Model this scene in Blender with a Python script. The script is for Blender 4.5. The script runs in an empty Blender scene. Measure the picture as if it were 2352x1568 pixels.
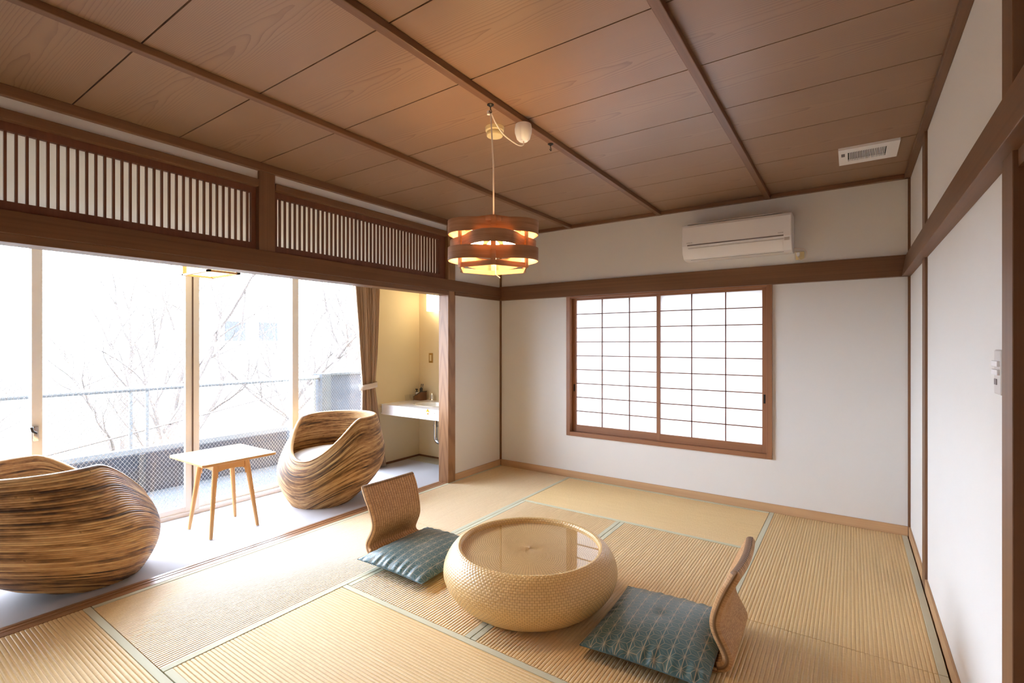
import bpy, bmesh, math, random
import numpy as np
from mathutils import Vector, Matrix
PI = math.pi
random.seed(7); rng = np.random.default_rng(7)
scene = bpy.context.scene
C = scene.collection

# ------------------------------------------------------------------ materials
class NT:
    def __init__(s, name):
        s.m = bpy.data.materials.new(name); s.m.use_nodes = True
        s.t = s.m.node_tree; s.t.nodes.clear()
        s.out = s.t.nodes.new('ShaderNodeOutputMaterial')
    def n(s, typ, ins=None, **kw):
        nd = s.t.nodes.new('ShaderNode' + typ)
        for k, v in kw.items(): setattr(nd, k, v)
        for k, v in (ins or {}).items(): s.set(nd.inputs[k], v)
        return nd
    def set(s, sock, v):
        if isinstance(v, bpy.types.NodeSocket): s.t.links.new(v, sock)
        elif isinstance(v, bpy.types.Node): s.t.links.new(v.outputs[0], sock)
        else:
            if sock.type == 'RGBA' and len(v) == 3: v = (*v, 1)
            sock.default_value = v
    def math(s, op, a, b=None, c=None):
        nd = s.n('Math', operation=op)
        for i, v in enumerate((a, b, c)):
            if v is not None: s.set(nd.inputs[i], v)
        return nd.outputs[0]
    def mix(s, f, a, b, blend='MIX'):
        nd = s.n('Mix', data_type='RGBA', blend_type=blend)
        s.set(nd.inputs[0], f); s.set(nd.inputs[6], a); s.set(nd.inputs[7], b)
        return nd.outputs[2]
    def coord(s, which='Object'): return s.n('TexCoord').outputs[which]
    def mapping(s, vec, scale=(1, 1, 1), loc=(0, 0, 0), rot=(0, 0, 0)):
        return s.n('Mapping', {'Vector': vec, 'Scale': scale, 'Location': loc, 'Rotation': rot}).outputs[0]
    def noise(s, vec, scale, detail=3, rough=.5, dist=0, out=0):
        return s.n('TexNoise', {'Vector': vec, 'Scale': scale, 'Detail': detail, 'Roughness': rough, 'Distortion': dist}).outputs[out]
    def ramp(s, f, stops):
        nd = s.n('ValToRGB', {'Fac': f}); cr = nd.color_ramp
        while len(cr.elements) < len(stops): cr.elements.new(.5)
        for e, (p, c) in zip(cr.elements, stops): e.position = p; e.color = (*c, 1)
        return nd.outputs[0]
    def bump(s, h, strength=.3, dist=.01):
        return s.n('Bump', {'Height': h, 'Strength': strength, 'Distance': dist}).outputs[0]
    def bsdf(s, color, rough=.5, normal=None, metal=0, spec=.5, coat=0, coat_rough=.1, sheen=0):
        nd = s.n('BsdfPrincipled', {'Base Color': color, 'Roughness': rough, 'Metallic': metal, 'Specular IOR Level': spec, 'Coat Weight': coat, 'Coat Roughness': coat_rough, 'Sheen Weight': sheen})
        if normal is not None: s.set(nd.inputs['Normal'], normal)
        return nd.outputs[0]
    def done(s, sh):
        s.t.links.new(sh, s.out.inputs[0]); return s.m

def lin(r, g, b):
    f = lambda v: (v / 255 / 12.92) if v / 255 < .04045 else ((v / 255 + .055) / 1.055) ** 2.4
    return (f(r), f(g), f(b))

def plain(name, col, rough=.5, metal=0, spec=.5, coat=0, noise=0, nscale=40):
    t = NT(name); c = col; nrm = None
    if noise:
        nz = t.noise(t.coord(), nscale, 4)
        c = t.mix(nz, tuple(x * (1 - noise) for x in col), tuple(min(1, x * (1 + noise)) for x in col))
        nrm = t.bump(nz, .08, .002)
    return t.done(t.bsdf(c, rough, nrm, metal, spec, coat))

def plaster(name, col):
    t = NT(name); v = t.coord()
    n1 = t.noise(v, 260, 4); n2 = t.noise(v, 3, 2)
    c = t.mix(n2, tuple(x * .97 for x in col), col)
    return t.done(t.bsdf(c, .85, t.bump(n1, .12, .002), spec=.25))

def wood(name, axis, c1, c2, rough=.45, fine=70, spec=.4, contrast=1.0):
    """straight-grained timber, fibres along AXIS"""
    t = NT(name); v = t.coord()
    st = {'x': (.6, fine, fine), 'y': (fine, .6, fine), 'z': (fine, fine, .6)}[axis]
    big = {'x': (.5, 9, 9), 'y': (9, .5, 9), 'z': (9, 9, .5)}[axis]
    n1 = t.noise(t.mapping(v, st), 1, 4, .6); n2 = t.noise(t.mapping(v, big), 1, 3, .5, .6)
    f = t.math('ADD', t.math('MULTIPLY', n1, .55 * contrast), t.math('MULTIPLY', n2, .75 * contrast))
    c = t.ramp(f, [(.35, c2), (.85, c1)])
    return t.done(t.bsdf(c, rough, t.bump(n1, .1, .001), spec=spec))

BROWN1, BROWN2 = lin(128, 90, 62), lin(98, 66, 44)
M = {}
M['plaster'] = plaster('wall_plaster', lin(234, 231, 226))
M['plaster_warm'] = plaster('alcove_plaster', lin(236, 218, 178))
for ax in 'xyz':
    M['beam_' + ax] = wood('stained_timber_' + ax, ax, BROWN1, BROWN2)
    M['base_' + ax] = wood('skirting_timber_' + ax, ax, lin(206, 168, 126), lin(180, 140, 100), .5)
    M['window_' + ax] = wood('window_timber_' + ax, ax, lin(160, 110, 76), lin(128, 84, 56), .45)
    M['pale_' + ax] = wood('pale_oak_' + ax, ax, lin(222, 176, 118), lin(190, 138, 84), .4)
M['slat'] = wood('lattice_timber', 'z', lin(120, 74, 52), lin(92, 54, 38))
M['dark_z'] = wood('door_timber', 'z', lin(138, 96, 66), lin(100, 66, 42), .4)

def jamb_mat():
    t = NT('jamb_timber'); v = t.coord()
    a = t.noise(t.mapping(v, (14, 14, .8)), 1, 2, .5)
    sep = t.n('SeparateXYZ', {'Vector': v})
    u = t.math('ABSOLUTE', t.math('ADD', sep.outputs[0], 3.14))
    r = t.math('ADD', t.math('MULTIPLY', u, 60), t.math('MULTIPLY', sep.outputs[2], 9))
    r = t.math('ADD', r, t.math('MULTIPLY', a, 5))
    w = t.math('SINE', t.math('MULTIPLY', r, 2.2))
    c = t.ramp(t.math('MULTIPLY_ADD', w, .5, .5), [(.0, lin(136, 98, 68)), (.35, lin(152, 112, 78)), (1, lin(156, 116, 82))])
    return t.done(t.bsdf(c, .4, spec=.4))
M['jamb'] = jamb_mat()

def ceiling_mat():
    t = NT('cedar_ceiling_board'); v = t.coord()
    s = t.n('SeparateXYZ', {'Vector': v}); x, y = s.outputs[0], s.outputs[1]
    k = t.math('DIVIDE', t.math('SUBTRACT', y, .734), .4555)
    i = t.math('FLOOR', k); fr = t.math('SUBTRACT', k, i)
    # boards are cut by the battens too, each length shows its own figure
    seg = t.math('FLOOR', t.math('DIVIDE', t.math('ADD', x, 3.09), .855))
    h = t.n('TexWhiteNoise', {'Vector': t.n('CombineXYZ', {'X': i, 'Y': 0.37, 'Z': 1.7}).outputs[0]}, noise_dimensions='3D')
    hv, hc = h.outputs[0], h.outputs[1]
    hs = t.n('SeparateColor', {'Color': hc})
    cen = t.math('MULTIPLY_ADD', hs.outputs[0], .24, .38)
    u = t.math('SUBTRACT', fr, cen)
    pv = t.n('CombineXYZ', {'X': t.math('MULTIPLY', x, .75), 'Y': t.math('MULTIPLY', fr, 1.3), 'Z': t.math('MULTIPLY', i, 9.1)}).outputs[0]
    wob = t.noise(pv, 1.6, 3, .55)
    pv2 = t.n('CombineXYZ', {'X': t.math('MULTIPLY', x, 5), 'Y': t.math('MULTIPLY', fr, 9), 'Z': t.math('MULTIPLY', i, 3.3)}).outputs[0]
    wob2 = t.noise(pv2, 1.5, 2, .5)
    # cone of growth rings sliced flat: hyperbolic 'cathedral' figure in the middle, straight lines at the sides
    d = t.math('MULTIPLY', t.math('SUBTRACT', wob, .5), .95)
    d = t.math('ADD', d, t.math('MULTIPLY', t.math('SUBTRACT', wob2, .5), .07))
    d = t.math('ADD', d, t.math('MULTIPLY', x, t.math('MULTIPLY_ADD', hs.outputs[1], .3, .36)))
    au = t.math('SQRT', t.math('MULTIPLY_ADD', u, u, .0006))
    r = t.math('ADD', t.math('MULTIPLY', au, 1.4), d)
    r = t.math('ADD', r, t.math('MULTIPLY', t.math('POWER', au, 2), 15.0))
    rings = t.math('MULTIPLY', r, 6.0)
    saw = t.math('FRACT', rings)
    line = t.math('POWER', saw, 5.0)
    line = t.math('MULTIPLY', line, t.math('SUBTRACT', 1.0, t.math('POWER', saw, 40)))
    amp = t.math('MULTIPLY_ADD', t.noise(pv, 3.1, 2), .9, .1)
    f = t.math('MULTIPLY', line, amp)
    fib = t.noise(t.mapping(v, (2, 150, 150)), 1, 3)
    tone = t.noise(t.mapping(v, (.5, 2.2, 1)), 1, 2)
    base = t.mix(tone, lin(142, 112, 87), lin(158, 127, 100))
    base = t.mix(t.math('MULTIPLY', fib, .35), base, lin(134, 99, 73))
    base = t.mix(t.math('MULTIPLY', hv, .35), base, lin(140, 104, 78))
    c = t.mix(t.math('MINIMUM', t.math('MULTIPLY', f, 1.0), .8), base, lin(88, 48, 38))
    return t.done(t.bsdf(c, .38, t.bump(fib, .05, .001), spec=.45))
M['ceiling'] = ceiling_mat()

def tatami_mat(name, along):
    t = NT(name); v = t.coord()
    sc = (300, 34, 60) if along == 'x' else (34, 300, 60)
    sc2 = (3, 64, 1) if along == 'x' else (64, 3, 1)
    n1 = t.noise(t.mapping(v, sc), 1, 2, .6); n2 = t.noise(t.mapping(v, sc2), 1, 1, .5); n3 = t.noise(v, 1.1, 3)
    f = t.math('ADD', t.math('MULTIPLY', n1, .75), t.math('MULTIPLY', n2, .25))
    c = t.ramp(f, [(.3, lin(214, 178, 120)), (.7, lin(238, 208, 152))])
    c = t.mix(t.math('MULTIPLY', n3, .45), c, lin(226, 190, 130))
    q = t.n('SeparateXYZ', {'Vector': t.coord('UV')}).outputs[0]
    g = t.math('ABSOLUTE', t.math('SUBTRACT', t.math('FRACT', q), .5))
    g = t.n('MapRange', {0: g, 1: .42, 2: .49, 3: 0.0, 4: .26}).outputs[0]       # groove shade between the ribs put into the colour, in warp-thread brown
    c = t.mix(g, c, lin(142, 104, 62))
    nd = t.n('BsdfPrincipled', {'Base Color': c, 'Roughness': .46, 'IOR': 1.8, 'Specular IOR Level': .7, 'Anisotropic': 1.0, 'Normal': t.bump(n1, .1, .0006)})
    t.set(nd.inputs['Tangent'], t.n('CombineXYZ', {'X': 1.0 if along == 'x' else 0.0, 'Y': 0.0 if along == 'x' else 1.0, 'Z': 0.0}).outputs[0])
    return t.done(nd.outputs[0])
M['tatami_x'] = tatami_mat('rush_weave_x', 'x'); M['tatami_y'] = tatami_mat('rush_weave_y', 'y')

def cloth(name, col, scale=900, rough=.7, sheen=.2, bump=.2):
    t = NT(name); v = t.coord()
    n = t.noise(v, scale, 2)
    return t.done(t.bsdf(t.mix(n, tuple(x * .9 for x in col), col), rough, t.bump(n, bump, .001), spec=.3, sheen=sheen))
M['border'] = cloth('mat_border_cloth', lin(206, 200, 168))
M['carpet'] = cloth('grey_carpet', lin(176, 172, 174), 420, .95, .3, .5)
M['lino'] = plain('alcove_flooring', lin(168, 160, 138), .6, noise=.05)
M['curtain'] = cloth('brown_curtain_cloth', lin(190, 160, 130), 700, .6, .5)
M['tie'] = cloth('curtain_tie_cloth', lin(226, 208, 190), 700)
M['white_cloth'] = cloth('white_cushion_cloth', lin(238, 236, 234), 500)
M['white'] = plain('white_plastic', lin(244, 242, 242), .35)
M['cream'] = plain('cream_plastic', lin(226, 208, 160), .4)
M['grey_plate'] = plain('grey_plastic', lin(206, 198, 192), .4)
M['dark'] = plain('dark_gap', (.012, .009, .007), .8)
M['dim'] = plain('dim_mark', lin(120, 108, 104), .5)
M['alu'] = plain('beige_sash', lin(240, 239, 238), .4, 0, .5)
M['alu_dark'] = plain('brown_gasket', lin(110, 92, 84), .5)
M['rail'] = plain('painted_rail', (.20, .207, .215), .6, 0, .2)
M['concrete'] = plain('concrete', (.07, .073, .077), .95, 0, .1, 0, noise=.12, nscale=9)
M['concrete_dark'] = plain('weathered_concrete', (.05, .054, .066), .95, 0, .1, 0, noise=.15, nscale=9)
M['counter'] = plain('white_laminate', lin(244, 242, 242), .12, 0, .5)
M['bowl'] = plain('white_porcelain', lin(240, 236, 226), .08)
M['bowl_rim'] = plain('grey_rim', lin(170, 150, 120), .3)
M['chrome'] = plain('chrome', (.8, .8, .82), .08, 1)
M['brass'] = plain('brass', lin(222, 168, 60), .25, 1)
M['black_metal'] = plain('black_metal', lin(40, 36, 32), .4, .6)
M['black_plastic'] = plain('black_plastic', lin(46, 42, 38), .4)
M['cord'] = plain('white_cord', lin(226, 214, 204), .5)
M['bark'] = plain('tree_bark', (.105, .088, .077), .95, 0, .1, 0, noise=.3, nscale=6)
M['facade'] = plain('pale_facade', lin(200, 196, 190), .9)
M['facade_pane'] = plain('facade_pane', (.07, .072, .075), .9, 0, .1)
M['bank'] = plain('dry_bank', (.08, .074, .06), 1, 0, .1, 0, noise=.25, nscale=2)

def emis(name, col, strength):
    t = NT(name); return t.done(t.n('Emission', {'Color': col, 'Strength': strength}).outputs[0])
BULB = 165.0
M['bulb'] = emis('warm_bulb', (1, .69, .34), BULB)
M['lamp_box'] = emis('warm_shade', (1, .82, .54), 10)
M['lantern_paper'] = emis('lantern_paper', (1, .78, .42), 5)

def paper(name, col, trans):
    t = NT(name); v = t.coord()
    n = t.noise(t.mapping(v, (30, 30, 90)), 1, 4)
    c = t.mix(t.math('MULTIPLY', n, .25), col, tuple(x * .88 for x in col))
    d = t.n('BsdfDiffuse', {'Color': c}); tr = t.n('BsdfTranslucent', {'Color': c})
    return t.done(t.n('MixShader', {0: trans, 1: d.outputs[0], 2: tr.outputs[0]}).outputs[0])
M['paper'] = paper('shoji_paper', (.64, .625, .605), .54)
M['ranma_paper'] = paper('transom_paper', (.94, .92, .87), .7)

def glass(name, wire=False, tint=(1, 1, 1)):
    t = NT(name)
    fr = t.n('Fresnel', {'IOR': 1.45}); gm = t.n('NewGeometry')
    fac = t.math('MULTIPLY', fr.outputs[0], t.math('MULTIPLY', t.math('SUBTRACT', 1.0, gm.outputs['Backfacing']), 1.3))
    fac = t.math('MINIMUM', fac, 1.0)
    sh = t.n('MixShader', {0: fac, 1: t.n('BsdfTransparent', {'Color': tint}).outputs[0], 2: t.n('BsdfGlossy', {'Color': (1, 1, 1), 'Roughness': .01}).outputs[0]}).outputs[0]
    if wire:
        s = t.n('SeparateXYZ', {'Vector': t.coord()})
        y, z = s.outputs[1], s.outputs[2]
        ms = []
        for sg in ('ADD', 'SUBTRACT'):
            a = t.math('DIVIDE', t.math(sg, y, t.math('MULTIPLY', z, .75)), .026)
            f = t.math('ABSOLUTE', t.math('SUBTRACT', t.math('FRACT', a), .5))
            ms.append(t.math('LESS_THAN', f, .024))
        m = t.math('MAXIMUM', ms[0], ms[1])
        w = t.bsdf((.75, .76, .78), .35, None, .3)
        sh = t.n('MixShader', {0: m, 1: sh, 2: w}).outputs[0]
    return t.done(sh)
M['glass'] = glass('clear_glass'); M['wired'] = glass('wired_glass', True, (.97, .98, .98))
M['tumbler'] = glass('tumbler_glass', False, (.98, .98, .97))

def cane_mat():
    t = NT('rattan_poles'); uv = t.coord('UV')
    s = t.n('SeparateXYZ', {'Vector': uv}); u, v = s.outputs[0], s.outputs[1]
    i = t.math('FLOOR', v)
    an = t.math('MULTIPLY', u, 2 * PI); cu, su = t.math('COSINE', an), t.math('SINE', an)
    def ring(r, y, off):
        return t.n('CombineXYZ', {'X': t.math('MULTIPLY_ADD', cu, r, off), 'Y': y, 'Z': t.math('MULTIPLY', su, r)}).outputs[0]
    n1 = t.noise(ring(1.0, t.math('MULTIPLY', i, 7.31), 0), 1, 3, .6)
    n2 = t.noise(ring(7.0, t.math('MULTIPLY', i, 3.77), 31), 1, 2, .6)
    wv3 = ring(.6, t.math('MULTIPLY', v, .16), 77)
    n3 = t.noise(wv3, 1, 2, .5)
    f = t.math('ADD', t.math('MULTIPLY', n1, .8), t.math('ADD', t.math('MULTIPLY', n2, .2), t.math('MULTIPLY', n3, .4)))
    f = t.math('SUBTRACT', f, .14)
    c = t.ramp(f, [(.40, lin(64, 42, 28)), (.50, lin(132, 94, 58)), (.58, lin(178, 136, 88)), (.72, lin(214, 178, 126))])
    g = t.math('ABSOLUTE', t.math('SUBTRACT', t.math('FRACT', v), .5))
    gap = t.math('GREATER_THAN', g, .44)
    c = t.mix(t.math('MULTIPLY', gap, .55), c, lin(60, 38, 26))
    node = t.math('GREATER_THAN', n2, .73)
    c = t.mix(t.math('MULTIPLY', node, .45), c, lin(70, 42, 26))
    return t.done(t.bsdf(c, .42, spec=.4))
M['cane'] = cane_mat()

def weave_mat(name, c1, c2, mort, coat=.5, rough=.4, msize=.06):
    t = NT(name); uv = t.coord('UV')
    b = t.n('TexBrick', {'Vector': uv, 'Color1': c1, 'Color2': c2, 'Mortar': mort, 'Scale': 1.0, 'Mortar Size': msize, 'Mortar Smooth': .3, 'Bias': 0.0, 'Brick Width': 1.0, 'Row Height': 1.0}, offset=.5)
    n = t.noise(uv, .9, 2)
    c = t.mix(t.math('MULTIPLY', n, .5), b.outputs[0], tuple(x * .86 for x in c1))
    return t.done(t.bsdf(c, rough, t.bump(b.outputs[1], -.35, .003), spec=.5, coat=coat, coat_rough=.22))
M['weave'] = weave_mat('flat_rattan_weave', lin(222, 186, 126), lin(230, 196, 138), lin(150, 110, 62))
M['weave_top'] = weave_mat('flat_rattan_weave_top', lin(218, 180, 118), lin(226, 190, 130), lin(132, 92, 48), 0, .55, .1)

def wicker_mat(name, c1, c2):
    t = NT(name); uv = t.coord('UV')
    b = t.n('TexBrick', {'Vector': uv, 'Color1': c1, 'Color2': c2, 'Mortar': tuple(x * .45 for x in c2), 'Scale': 1.0, 'Mortar Size': .14, 'Mortar Smooth': .6, 'Brick Width': 1.0, 'Row Height': 1.0}, offset=0.0)
    return t.done(t.bsdf(b.outputs[0], .5, t.bump(b.outputs[1], -.7, .003), spec=.35))
M['wicker'] = wicker_mat('twisted_wicker', lin(206, 162, 114), lin(178, 132, 88))

def zabuton_mat():
    t = NT('teal_jacquard')
    a = t.n('VertexColor', layer_name='pattern')
    v = t.coord(); n = t.noise(v, 700, 2)
    base = t.mix(n, lin(50, 80, 82), lin(64, 96, 96))
    c = t.mix(a.outputs[0], base, lin(186, 166, 138))
    return t.done(t.bsdf(c, .40, t.bump(n, .08, .0006), spec=.42, sheen=.1))
M['zabuton'] = zabuton_mat()
M['zabuton_pipe'] = cloth('teal_piping', lin(66, 92, 100), 700, .45)
def veneer():
    t = NT('cedar_veneer'); v = t.coord()
    n = t.noise(t.mapping(v, (3, 3, 60)), 1, 4, .6)
    c = t.ramp(n, [(.3, lin(142, 98, 68)), (.7, lin(186, 140, 104))])
    d = t.bsdf(c, .4, spec=.4)
    tr = t.n('BsdfTranslucent', {'Color': (.8, .33, .08, 1)}).outputs[0]
    return t.done(t.n('MixShader', {0: .025, 1: d, 2: tr}).outputs[0])
M['veneer'] = veneer()

# ------------------------------------------------------------------ geometry helpers
class MB:
    def __init__(s): s.v = []; s.f = []
    def add(s, vs, fs):
        o = len(s.v); s.v += [tuple(p) for p in vs]; s.f += [tuple(i + o for i in f) for f in fs]; return s
    def box(s, x0, x1, y0, y1, z0, z1):
        x0, x1 = sorted((x0, x1)); y0, y1 = sorted((y0, y1)); z0, z1 = sorted((z0, z1))
        v = [(x, y, z) for z in (z0, z1) for y in (y0, y1) for x in (x0, x1)]
        return s.add(v, [(0, 2, 3, 1), (4, 5, 7, 6), (0, 1, 5, 4), (2, 6, 7, 3), (0, 4, 6, 2), (1, 3, 7, 5)])
    def prism(s, pts, axis, a, b):
        """extrude polygon PTS (2D) along AXIS from a to b; 2D coordinates are the other two axes in order"""
        def P(p, t):
            return {'x': (t, p[0], p[1]), 'y': (p[0], t, p[1]), 'z': (p[0], p[1], t)}[axis]
        n = len(pts)
        v = [P(p, a) for p in pts] + [P(p, b) for p in pts]
        f = [tuple(range(n))[::-1], tuple(range(n, 2 * n))] + [(i, (i + 1) % n, (i + 1) % n + n, i + n) for i in range(n)]
        return s.add(v, f)
    def tube(s, path, r, n=10, cap=True, closed=False):
        path = [Vector(p) for p in path]; R = r if isinstance(r, (list, tuple)) else [r] * len(path)
        m = len(path); vs = []; up = None
        for i, p in enumerate(path):
            a = path[(i - 1) % m] if (closed or i > 0) else p
            b = path[(i + 1) % m] if (closed or i < m - 1) else p
            d = (b - a).normalized()
            if up is None:
                up = Vector((0, 0, 1)) if abs(d.z) < .9 else Vector((1, 0, 0))
            sx = d.cross(up).normalized(); up = sx.cross(d).normalized()
            for k in range(n):
                t = 2 * PI * k / n
                vs.append(p + (sx * math.cos(t) + up * math.sin(t)) * R[i])
        fs = []
        for i in range(m if closed else m - 1):
            j = (i + 1) % m
            for k in range(n):
                l = (k + 1) % n
                fs.append((i * n + k, i * n + l, j * n + l, j * n + k))
        if cap and not closed:
            fs.append(tuple(range(n))[::-1]); fs.append(tuple(range((m - 1) * n, m * n)))
        return s.add(vs, fs)
    def lathe(s, prof, n=32, c=(0, 0, 0), close=False):
        vs = []; fs = []
        for r, z in prof:
            for k in range(n):
                t = 2 * PI * k / n; vs.append((c[0] + r * math.cos(t), c[1] + r * math.sin(t), c[2] + z))
        m = len(prof)
        for i in range(m - 1 if not close else m):
            j = (i + 1) % m
            for k in range(n):
                l = (k + 1) % n; fs.append((i * n + k, i * n + l, j * n + l, j * n + k))
        if not close:
            fs.append(tuple(range(n))[::-1]); fs.append(tuple(range((m - 1) * n, m * n)))
        return s.add(vs, fs)
    def sphere(s, c, r, n=16, sq=1.0):
        return s.lathe([(max(1e-4, r * math.sin(PI * i / n)), -r * sq * math.cos(PI * i / n)) for i in range(n + 1)], n * 2, c)
    def build(s, name, mat, parent=None, smooth=False, bevel=0, kind=None, loc=None, seg=2):
        me = bpy.data.meshes.new(name); me.from_pydata(s.v, [], s.f); me.update()
        o = bpy.data.objects.new(name, me); C.objects.link(o)
        for mm in (mat if isinstance(mat, (list, tuple)) else [mat]): me.materials.append(mm)
        fix(me)
        if smooth: shade(me, smooth if smooth is not True else 40)
        if parent is not None: o.parent = parent
        if loc is not None: o.location = loc
        if bevel:
            b = o.modifiers.new('bevel', 'BEVEL'); b.width = bevel; b.segments = seg; b.limit_method = 'ANGLE'; b.angle_limit = math.radians(40)
        if kind: o['kind'] = kind
        return o
def fix(me):
    bm = bmesh.new(); bm.from_mesh(me); bmesh.ops.recalc_face_normals(bm, faces=bm.faces); bm.to_mesh(me); bm.free()
def shade(me, ang=40):
    me.polygons.foreach_set('use_smooth', [True] * len(me.polygons))
    try: me.set_sharp_from_angle(angle=math.radians(ang))
    except Exception: pass
def thing(name, label, cat, loc=(0, 0, 0), rz=0, group=None, kind=None):
    o = bpy.data.objects.new(name, None); C.objects.link(o); o.empty_display_size = .1
    o.location = loc; o.rotation_euler = (0, 0, rz)
    tag(o, label, cat, group, kind); return o
def tag(o, label=None, cat=None, group=None, kind=None):
    if label: o['label'] = label
    if cat: o['category'] = cat
    if group: o['group'] = group
    if kind: o['kind'] = kind
    return o
def grid_obj(name, V, nu, nv, mat, parent, wrap_u=False, uv=None, cut=None, smooth=True, recalc=True):
    """V: (nv, nu, 3) array of rows; quads between rows; uv: (nv, nu[+1], 2)"""
    verts = V.reshape(-1, 3)
    r = np.arange(nv - 1)[:, None]; c = np.arange(nu if wrap_u else nu - 1)[None, :]
    c2 = (c + 1) % nu
    F = np.stack([r * nu + c, r * nu + c2, (r + 1) * nu + c2, (r + 1) * nu + c], -1).reshape(-1, 4)
    me = bpy.data.meshes.new(name)
    me.vertices.add(len(verts)); me.vertices.foreach_set('co', verts.astype(np.float32).ravel())
    me.loops.add(F.size); me.loops.foreach_set('vertex_index', F.astype(np.int32).ravel())
    me.polygons.add(len(F)); me.polygons.foreach_set('loop_start', np.arange(0, F.size, 4, dtype=np.int32))
    me.update(calc_edges=True)
    if uv is not None:
        cc = c + 1
        nuu = uv.shape[1]
        L = np.stack([uv[r, np.broadcast_to(c, (nv - 1, c.shape[1]))], uv[r, np.broadcast_to(cc, (nv - 1, c.shape[1])) % nuu], uv[r + 1, np.broadcast_to(cc, (nv - 1, c.shape[1])) % nuu], uv[r + 1, np.broadcast_to(c, (nv - 1, c.shape[1]))]], 2)
        l = me.uv_layers.new(name='UVMap'); l.data.foreach_set('uv', L.astype(np.float32).ravel())
    if cut is not None or recalc:
        bm = bmesh.new(); bm.from_mesh(me)
        if cut is not None:
            bmesh.ops.bisect_plane(bm, geom=bm.verts[:] + bm.edges[:] + bm.faces[:], plane_co=(0, 0, cut), plane_no=(0, 0, 1), clear_inner=True)
        if recalc: bmesh.ops.recalc_face_normals(bm, faces=bm.faces)
        bm.to_mesh(me); bm.free()
    me.materials.append(mat)
    if smooth: shade(me, 60)
    o = bpy.data.objects.new(name, me); C.objects.link(o); o.parent = parent
    return o
def dup(root, loc, rz, label=None):
    r = root.copy(); C.objects.link(r); r.location = loc; r.rotation_euler = (0, 0, rz)
    if label: r['label'] = label
    for ch in list(root.children):
        c = ch.copy(); C.objects.link(c); c.parent = r
        for g in ch.children:
            d = g.copy(); C.objects.link(d); d.parent = c
    return r
def S(name, mb, mat, **kw): return mb.build(name, mat, kind='structure', **kw)

# ------------------------------------------------------------------ setting: dimensions
XL, XR, YF, YB, ZC = -3.09, .33, 4.254, -.93, 2.44
XO = -3.19             # outer edge of the sill, where the veranda carpet starts
XG = -4.146            # sliding glass doors
YE = 4.056             # end wall of the veranda
NB, NT_ = 1.75, 1.897  # long horizontal rail (nageshi)

# floors
S('floor', MB().box(XL, XR + .3, YB, YF + .1, -.12, -.052), M['base_y'])
S('floor_2', MB().box(-4.12, XO, YB, YE + .02, -.1, 0), M['carpet'])
mb = MB().box(-4.107, -3.22, 3.86, YE, -.01, .0035)
S('floor_3', mb, M['lino'])
# wooden sill with its two grooves
mb = MB(); xs = [XO, XO + .022, XO + .032, XO + .052, XO + .062, XL]
for a, b in ((0, 1), (2, 3), (4, 5)): mb.box(xs[a], xs[b], YB, 3.404, -.06, .001)
for a, b in ((1, 2), (3, 4)): mb.box(xs[a], xs[b], YB, 3.404, -.06, -.008)
S('trim_1', mb, wood('sill_timber', 'y', lin(172, 126, 88), lin(138, 98, 66), .3))

# tatami mats
def tatami(x0, x1, y0, y1, along, label):
    g = .002
    x0 += g; x1 -= g; y0 += g; y1 -= g
    t = thing('tatami_mat', label, 'mat', ((x0 + x1) / 2, (y0 + y1) / 2, -.05), 0, 'tatami mats')
    cx, cy = t.location[0], t.location[1]
    W, L = (y1 - y0, x1 - x0) if along == 'x' else (x1 - x0, y1 - y0)
    b = .03; n = int(round((W - 2 * b) / .0157)); p = (W - 2 * b) / n
    sub = 6; prof = []
    for i in range(n * sub + 1):
        q = i / sub; fr = (q % 1)
        prof.append((-W / 2 + b + q * p, .05 - .0024 + .0024 * abs(math.sin(PI * fr)) ** .5))
    poly = prof + [(W / 2 - b, 0), (-W / 2 + b, 0)]
    m = MB()
    nn = len(prof)
    ls = (-L / 2, L / 2)
    P = (lambda w, l, z: (l, w, z)) if along == 'x' else (lambda w, l, z: (w, l, z))
    vs = [P(w, l, z) for l in ls for w, z in poly]
    k = len(poly)
    fs = [tuple(range(k)), tuple(range(k, 2 * k))[::-1]] + [(i, i + 1, i + 1 + k, i + k) for i in range(nn - 1)] + [(nn - 1, nn, nn + k, nn - 1 + k), (nn, nn + 1, nn + 1 + k, nn + k), (nn + 1, 0, k, nn + 1 + k)]
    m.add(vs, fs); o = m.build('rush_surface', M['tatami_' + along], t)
    me = o.data; co_ = np.empty(len(me.vertices) * 3); me.vertices.foreach_get('co', co_); co_ = co_.reshape(-1, 3)
    li = np.empty(len(me.loops), np.int32); me.loops.foreach_get('vertex_index', li)
    w_ = co_[li, 1 if along == 'x' else 0]
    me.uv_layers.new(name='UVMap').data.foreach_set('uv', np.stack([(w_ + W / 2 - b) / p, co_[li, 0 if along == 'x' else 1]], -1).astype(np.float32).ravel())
    for sgn in (-1, 1):
        e = MB(); w0, w1 = sgn * W / 2, sgn * (W / 2 - b)
        if along == 'x': e.box(-L / 2, L / 2, w0, w1, 0, .0512)
        else: e.box(w0, w1, -L / 2, L / 2, 0, .0512)
        e.build('border', M['border'], t, bevel=.0015)
    return t
x = [-3.088, -2.235, -1.38, -.515, .315]; y = [-.92, -.045, .81, 1.67, 2.535, 3.385, 4.235]
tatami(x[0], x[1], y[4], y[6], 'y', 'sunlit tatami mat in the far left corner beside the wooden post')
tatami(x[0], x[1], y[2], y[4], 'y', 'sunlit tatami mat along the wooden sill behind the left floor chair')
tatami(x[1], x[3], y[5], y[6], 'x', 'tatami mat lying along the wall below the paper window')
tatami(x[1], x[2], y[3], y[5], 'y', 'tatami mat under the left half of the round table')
tatami(x[2], x[3], y[3], y[5], 'y', 'tatami mat under the right half of the round table')
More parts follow.
